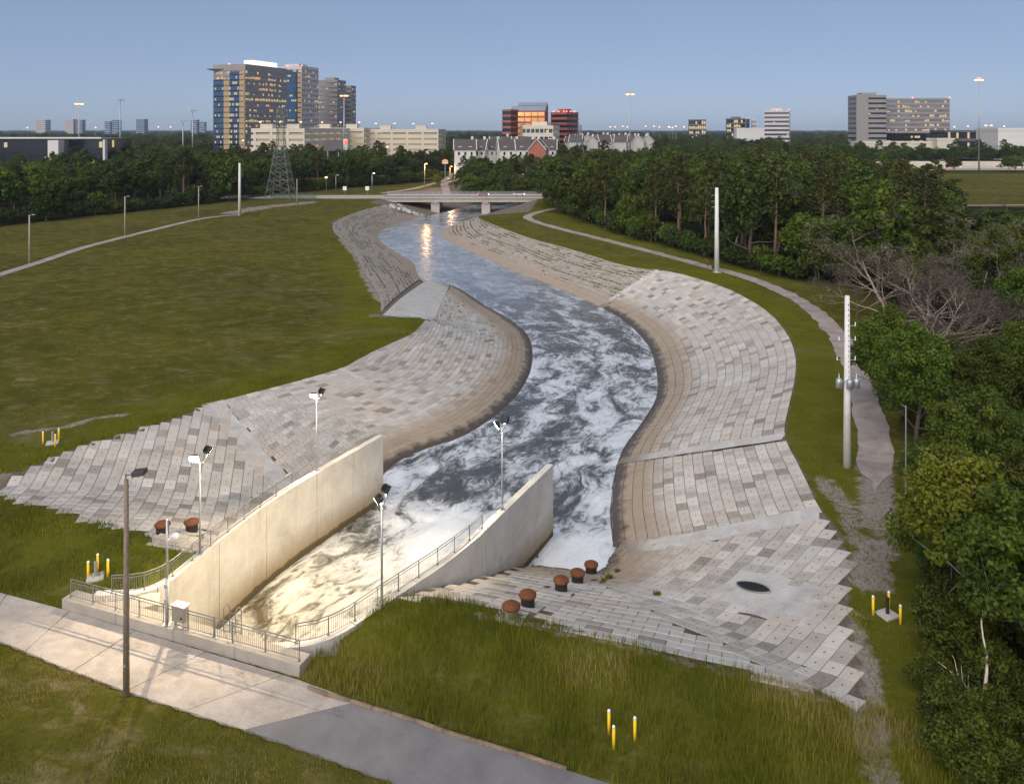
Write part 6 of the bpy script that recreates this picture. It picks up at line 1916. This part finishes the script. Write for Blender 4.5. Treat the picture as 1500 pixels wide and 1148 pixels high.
# ---- townhouses
def house(label, px, d, w, dep, eave, ridge, wallm, yaw, detail=True, group='townhouses'):
    x = XD(px, d)
    r_ = root('townhouse', (x, d, 0), label, 'house', group)
    cs, sn = math.cos(yaw), math.sin(yaw)
    W = lambda a, b, z: (x + a * cs - b * sn, d + a * sn + b * cs, z)
    MB().box((x, d, eave / 2), (w, dep, eave), yaw).build('wall', M[wallm], r_)
    e = .5
    rf = MB()
    rf.poly([W(-w / 2 - e, -dep / 2 - e, eave - .1), W(w / 2 + e, -dep / 2 - e, eave - .1), W(w / 2 + e, 0, ridge), W(-w / 2 - e, 0, ridge)])
    rf.poly([W(w / 2 + e, dep / 2 + e, eave - .1), W(-w / 2 - e, dep / 2 + e, eave - .1), W(-w / 2 - e, 0, ridge), W(w / 2 + e, 0, ridge)])
    rf = rf.build('roof', M['shingle'], r_)
    gb_ = MB()
    for s_ in (-1, 1):
        gb_.poly([W(s_ * (w / 2 + .02), -dep / 2, eave), W(s_ * (w / 2 + .02), dep / 2, eave), W(s_ * (w / 2 + .02), 0, ridge - .2)])
        for q in (-1, 1):
            p0, p1 = W(s_ * (w / 2 + e + .02), q * (dep / 2 + e), eave - .1), W(s_ * (w / 2 + e + .02), 0, ridge + .05)
            MB().tube(p0, p1, .28, n=4).build('bargeboard', M['b_white'], r_)
    gb_.build('gable', M[wallm], r_)
    if detail:
        for k in range(2):
            a = (-.24 + .48 * k) * w
            dm = MB().box(W(a, -dep * .3, eave + 1.2), (1.7, 2.4, 1.8), yaw).build('dormer', M['b_white'], r_)
            MB().box(W(a, -dep * .3 - 1.25, eave + 1.2), (.9, .1, 1.1), yaw).build('pane', M['glass_dark'], dm)
        for k in range(3):
            a = (-.3 + .3 * k) * w
            wd = MB().box(W(a, -dep / 2 - .06, eave - 2.0), (1.7, .12, 2.2), yaw).build('window', M['b_white'], r_)
            MB().box(W(a, -dep / 2 - .14, eave - 2.0), (1.1, .08, 1.7), yaw).build('pane', M['glass_dark'], wd)
    MB().box(W(w * .35, .5, ridge + .3), (1.3, 1.3, 2.6), yaw).build('chimney', M['b_white'], rf)
    return r_
hs = [(681, 452, 12, 'b_white', .1, 'white townhouse farthest left of the near row, two dormers'), (702, 462, 9, 'b_white', -.2, 'white townhouse, second from the left of the near row'),
      (722, 470, 11, 'b_white', .5, 'white townhouse turned gable-on, third from the left'), (746, 458, 13, 'b_white', .2, 'white townhouse in the middle of the near row'),
      (770, 456, 12, 'b_white', .12, 'white townhouse with three tall windows right of the middle'), (789, 452, 9, 'brick', 1.35, 'red brick townhouse with gable facing front'),
      (803, 480, 10, 'b_white', -.1, 'white townhouse at the right end of the near row'), (733, 492, 13, 'b_white', .2, 'townhouse behind the row with only its roof showing, left'), (765, 496, 13, 'b_white', .15, 'townhouse behind the row with only its roof showing, right')]
for k, (px, d, w, mt, yw, lab) in enumerate(hs):
    house(lab, px, d, w, 10, ZD(217 if d < 485 else 212, d) - 1.0, ZD(204 if d < 485 else 200, d), mt, yw, True, 'near row of townhouses')
rr2 = random.Random(8)
for k in range(15):
    px = 838 + k * 8 + rr2.uniform(-2, 2); d = 600 + rr2.uniform(-25, 45)
    house('white-gabled townhouse of the far row, ' + ('left end' if px < 870 else 'left of the lit mast' if px < 915 else 'at the lit mast' if px < 935 else 'right end') + (', front' if d < 610 else ', back'), px, d, 9, 9, ZD(207, d) - .5, ZD(199, d) + rr2.uniform(-.5, 1), 'b_pale2', rr2.choice([.2, 1.3, -.3]), False, 'far row of townhouses')

# ================================================================== MASTS, LATTICE TOWERS, STREET FURNITURE
def high_mast(label, px, pyt, d, lit, lamps=6):
    x = XD(px, d); zt = ZD(pyt, d)
    r_ = root('high_mast_light', (x, d, 0), label, 'light mast', 'high-mast lights')
    k = max(1, d / 420)
    MB().tube((x, d, 0), (x, d, zt), .42 * k, .22 * k, 8).build('pole', M['galv'], r_, smooth=True)
    MB().lathe((x, d, zt - .8), [(.4 * k, 0), (.5 * k, .3), (.5 * k, 1.0), (.15, 1.3)], 10).build('crown', M['galv'], r_)
    for i in range(lamps):
        w = i * 2 * math.pi / lamps
        q = (x + 1.7 * k * math.cos(w), d + 1.7 * k * math.sin(w), zt - .3)
        a_ = MB().tube((x, d, zt - .1), q, .1 * k, n=5).build('lamp_arm', M['galv'], r_)
        MB().box(q, (.95 * k, .95 * k, .5 * k)).build('lamp', M['sodium2'] if lit else M['galv'], a_)
    if lit == 2:
        for s_ in (-.8, .8): MB().box((x + s_, d, zt + 1.1), (.5, .5, .5)).build('beacon', M['red_beacon'], r_)
M['sodium2'] = emitter('mast_lamp', (1.0, .42, .15), 2.6)
high_mast('lit high mast at the far left', 116, 152, 560, 1)
high_mast('unlit high mast right of the lit one at far left', 176, 146, 520, 0)
high_mast('shorter unlit mast left of the glass tower', 282, 161, 600, 0)
high_mast('shortest unlit mast left of the glass tower', 268, 177, 640, 0)
high_mast('lit mast in front of the grey towers', 504, 140, 520, 1)
high_mast('lit high mast above the far townhouses', 923, 138, 560, 1)
high_mast('lit high mast with red beacons beside the freeway at the right', 1434, 117, 540, 2)

def lattice(label, x, y, base, top, h1_, h2_, n=8, r=.11, antenna=True):
    r_ = root('lattice_tower', (x, y, 0), label, 'lattice tower')
    def cor(z):
        f = min(1, z / h1_); w = (base * (1 - f) + top * f) / 2
        return [(x - w, y - w, z), (x + w, y - w, z), (x + w, y + w, z), (x - w, y + w, z)]
    c0, c1, c2 = cor(0), cor(h1_), [(q[0], q[1], h2_) for q in cor(h1_)]
    for k in range(4):
        MB().tube(c0[k], c1[k], r * 1.6, r * 1.3, 5).tube(c1[k], c2[k], r * 1.1, n=5).build('leg', M['lattice'], r_)
    zs = [h1_ * (1 - (1 - k / n) ** 1.25) for k in range(n + 1)] + list(np.linspace(h1_, h2_, 6))[1:]
    for a, b in zip(zs[:-1], zs[1:]):
        A, B_2 = cor(a), cor(b)
        mb_ = MB()
        for k in range(4):
            j = (k + 1) % 4
            mb_.tube(A[k], B_2[j], r * .7, n=4, cap=False).tube(A[j], B_2[k], r * .7, n=4, cap=False).tube(B_2[k], B_2[j], r * .7, n=4, cap=False)
        mb_.build('bracing', M['lattice'], r_)
    return r_
M['lattice'] = simple('lattice_steel', (.20, .21, .19), .5, .5, .15, 1)
lattice('steel lattice tower behind the left footpath', -94.5, 321, 10.0, 2.6, 24, 37)
lattice('slender steel lattice tower before the banded red office', XD(849, 500), 500, 9, 2.0, 24, 31, 7, .16)
lattice('slender steel lattice tower in front of the red gabled offices', XD(764, 560), 560, 7, 1.8, 26, 33, 7, .16)

fn = root('green_fence', (-95, 317, 0), 'green mesh fence round the foot of the lattice tower', 'fence')
M['green_mesh'] = simple('green_mesh', (.04, .10, .07), .7, 0, .2, 2)
x0, x1 = XD(397, 316), XD(463, 316)
for k in range(12):
    q = x0 + (x1 - x0) * k / 11
    MB().tube((q, 316, 0), (q, 316, 2.6), .06, n=6).build('post', M['green_mesh'], fn)
ms = MB()
for q in np.arange(x0, x1, .22): ms.box((q, 316, 1.3), (.06, .03, 2.4))
for q in np.arange(.2, 2.5, .3): ms.box(((x0 + x1) / 2, 316.04, q), (x1 - x0, .03, .06))
ms.build('mesh', M['green_mesh'], fn, kind='stuff')

def street_lamp(label, px, pyb, pyt, lit, d=None):
    x, y = G(px, pyb); hgt = (pyb - pyt) / F * y
    r_ = root('street_lamp', (x, y, 0), label, 'street lamp', 'street lamps by the bridge')
    MB().tube((x, y, -.2), (x, y, hgt), .16, .1, 8).build('pole', M['pole_pale' if lit == 2 else 'galv'], r_, smooth=True)
    a_ = MB().tube((x, y, hgt), (x + .7, y - .6, hgt + .25), .07, n=6).build('arm', M['galv'], r_)
    hd = MB().box((x + 1.0, y - .9, hgt + .2), (.9, .5, .22)).build('lamp_head', M['galv'], r_)
    MB().box((x + 1.0, y - .95, hgt + .04), (.7 if lit < 2 else .8, .5, .12 if lit < 2 else .4)).build('lens', M['sodium' if lit == 2 else ('white_lamp' if lit else 'galv')], hd)
    if lit == 2:
        d_ = bpy.data.lights.new('street_lamp_glow', 'POINT'); d_.energy = 2500 * LAMP; d_.color = (1, .55, .22); d_.shadow_soft_size = .3
        o = bpy.data.objects.new('street_lamp_glow', d_); col.objects.link(o); o.parent = r_; o.location = (1.0, -1.1, hgt - .5)
street_lamp('unlit curved street lamp left of the bridge, nearer the tower', 492, 283, 257, 0)
street_lamp('lit street lamp at the left end of the bridge', 545, 283, 254, 1)
street_lamp('glowing orange lamp on a wooden pole beyond the bridge', 622, 276, 240, 2)
street_lamp('glowing orange lamp beside the path into the trees', 659, 262, 244, 2)

def sign(label, px, py, d):
    x = XD(px, d); z = ZD(py, d)
    r_ = root('road_sign', (x, d, 0), label, 'road sign', 'road signs by the bridge')
    MB().tube((x, d, 0), (x, d, z + .9), .06, n=6).build('post', M['galv'], r_)
    MB().box((x, d - .08, z), (1.6, .05, 1.7)).build('panel', M['white_paint'], r_)
sign('white square road sign left of the bridge, nearer the tower', 505, 276, 336); sign('white square road sign close to the bridge end', 538, 276, 336)

bb = root('billboard', (XD(488, 440), 440, 0), 'dark back of a billboard below the grey towers', 'billboard')
MB().box((XD(488, 440), 440, ZD(213, 440)), (10.5, .6, 6.2)).build('panel', M['b_dark'], bb)
for s_ in (-3, 3): MB().tube((XD(488, 440) + s_, 440, 0), (XD(488, 440) + s_, 440, ZD(220, 440)), .3, n=6).build('post', M['galv'], bb)
sg = root('shop_sign', (XD(506, 445), 445, 0), 'small lit white and red sign beside the billboard', 'sign')
MB().box((XD(506, 445), 445, ZD(212, 445)), (2.4, .5, 6)).build('white_panel', M['white_paint'], sg)
MB().box((XD(507, 445), 444.6, ZD(208, 445)), (1.8, .3, 2)).build('red_panel', M['red_sign'], sg)
MB().tube((XD(506, 445), 445, 0), (XD(506, 445), 445, ZD(218, 445)), .25, n=6).build('post', M['galv'], sg)
sg = root('shop_sign', (XD(652, 425), 425, 0), 'rounded orange and white sign glowing among trees beyond the bridge', 'sign')
c = (XD(652, 425), 425, ZD(237, 425))
ov = MB(); ov.poly([(c[0] + 1.7 * math.cos(a), c[1], c[2] + 1.3 * math.sin(a)) for a in np.linspace(0, math.pi, 13)]); ov.build('orange_panel', M['yellow_sign'], sg)
MB().box((c[0], c[1], c[2] - .6), (3.3, .3, 1.1)).build('white_panel', M['b_white'], sg)
MB().tube((c[0], c[1] + .3, 0), (c[0], c[1] + .3, c[2]), .2, n=6).build('post', M['galv'], sg)

# ---- cars
def car(label, x, y, z, yaw, c, tail=True, group='cars on the roads'):
    r_ = root('car', (x, y, z), label, 'car', group)
    cs, sn = math.cos(yaw), math.sin(yaw)
    W = lambda a, b, e: (x + a * cs - b * sn, y + a * sn + b * cs, z + e)
    MB().hexa([W(-2.2, -.88, .3), W(2.2, -.88, .3), W(2.2, .88, .3), W(-2.2, .88, .3)], [W(-2.15, -.85, .95), W(2.1, -.8, .85), W(2.1, .8, .85), W(-2.15, .85, .95)]).build('body', c, r_, bevel=.08)
    MB().hexa([W(-1.7, -.78, .94), W(1.0, -.78, .9), W(1.0, .78, .9), W(-1.7, .78, .94)], [W(-1.1, -.65, 1.45), W(.35, -.65, 1.45), W(.35, .65, 1.45), W(-1.1, .65, 1.45)]).build('cabin', M['glass_dark'], r_)
    for a in (-1.35, 1.35):
        for b in (-.85, .85):
            MB().tube(W(a, b - .1, .32), W(a, b + .1, .32), .32, n=10).build('wheel', M['dark'], r_)
    for b in (-.6, .6):
        MB().box(W(-2.2, b, .75), (.12, .4, .2), yaw).build('tail_light', M['red_beacon'], r_)
        MB().box(W(2.16, b, .68), (.12, .4, .2), yaw).build('headlight', M['white_lamp'], r_)
M['car_grey'] = simple('grey_car_paint', (.2, .2, .21), .3, .4, .05); M['car_white'] = simple('white_car_paint', (.7, .7, .7), .3, 0, .05); M['car_red'] = simple('red_car_paint', (.3, .03, .03), .3, .1, .05)
car('white car crossing the bridge', 3, 327.5, .38, 0, M['car_white']); car('dark red car with tail lights on the bridge', -12, 328, .38, 0, M['car_red'])
# ---- freeway
fw = MB().box((330, 572, .15), (420, 22, .3)).build('freeway', M['asphalt'], None, origin=(330, 572, 0), kind='structure')
bwall = root('barrier_wall', (330, 585, 0), 'long pale concrete barrier behind the freeway', 'barrier')
for k in range(24): MB().box((195 + k * 12.0, 585, 2.2), (11.9, .8, 4.4)).build('barrier_panel', M['b_cream'], bwall)
bwall = root('barrier_wall', (330, 560, 0), 'low concrete barrier along the near side of the freeway', 'barrier')
for k in range(24): MB().box((195 + k * 12.0, 559.5, .6), (11.9, .6, 1.2)).build('barrier_panel', M['b_cream'], bwall)
fr_ = MB().box((330, 545, .1), (420, 8, .2)).build('frontage_road', M['road'], None, origin=(330, 545, 0), kind='structure')
for px, l, c in ((1389, 'red car on the freeway left of the small tree', 'car_red'), (1401, 'grey car on the freeway behind the small tree', 'car_grey'), (1462, 'grey car on the freeway left of the right trees', 'car_grey'), (1494, 'white car on the freeway at the right edge', 'car_white')):
    car(l, XD(px, 570), 570, .32, 0, M[c])
ribbon('basin_path', [(150, 288), (190, 291), (230, 294), (300, 300)], 2.6, M['road'], .06, 3, kind='structure')
# ---- distant lamps along the horizon
for k, (px, py, d, big) in enumerate([(894, 187, 1500, 0), (901, 187, 1500, 0), (912, 186, 1500, 0), (919, 187, 1500, 0), (946, 186, 1500, 0), (958, 186, 1500, 0), (966, 187, 1500, 0), (980, 187, 1400, 1), (985, 188, 1400, 0), (990, 186, 1400, 0), (1002, 187, 1400, 0),
        (1398, 187, 1300, 0), (1418, 186, 1300, 0), (1444, 185, 1300, 1), (1452, 185, 1300, 1), (1471, 186, 1300, 0), (40, 188, 1500, 0), (140, 188, 1500, 0), (232, 187, 1500, 0), (250, 187, 1500, 0)]):
    x, z = XD(px, d), ZD(py, d)
    r_ = root('far_lamp', (x, d, 0), 'tiny glowing lamp on the ' + ('left' if px < 500 else 'right' if px > 1300 else 'middle') + ' horizon', 'street lamp', 'lamps along the ' + ('left' if px < 500 else 'right' if px > 1300 else 'middle') + ' horizon')
    MB().tube((x, d, 0), (x, d, z), .3, n=5).build('pole', M['galv'], r_)
    MB().lathe((x, d, z), [(.4, 0), (1.0 + big, .6), (1.0 + big, 1.4), (.4, 2.0)], 8).build('lamp', M['sodium2'], r_)
for px, py, d, l in [(356, 206, 520, 'lit lamp below the garage, left'), (68, 231, 455, 'bright lamp in front of the white core of the dark office'), (80, 234, 450, 'low bright lamp left of the white core'), (158, 236, 440, 'bright lamp right of the dark office, lower'),
                     (183, 226, 470, 'bright lamp right of the dark office, upper'), (567, 215, 450, 'white floodlight among trees below the garage'), (478, 260, 360, 'lit porch lamp among trees behind the lattice tower')]:
    x, z = XD(px, d), ZD(py, d)
    r_ = root('lot_lamp', (x, d, 0), l, 'street lamp')
    MB().tube((x, d, 0), (x, d, z), .12, n=5).build('pole', M['galv'], r_)
    MB().box((x, d - .3, z), (1.1, .6, .7)).build('lamp', M['white_lamp2'], r_)

# ================================================================== HAZE
hz = MB().box((0, 7500, 43), (30600, 15700, 112)).build('haze', None, None, origin=(0, 7500, 0), kind='stuff')
hz['label'] = 'thin blue evening haze over the distance'; hz['category'] = 'haze'
t = bpy.data.materials.new('haze'); t.use_nodes = True
t.node_tree.nodes.clear()
o_ = t.node_tree.nodes.new('ShaderNodeOutputMaterial'); v_ = t.node_tree.nodes.new('ShaderNodeVolumePrincipled')
v_.inputs['Color'].default_value = (.72, .84, 1.0, 1); v_.inputs['Density'].default_value = 0.000055; v_.inputs['Anisotropy'].default_value = 0.0
t.node_tree.links.new(v_.outputs[0], o_.inputs['Volume'])
hz.data.materials.append(t)
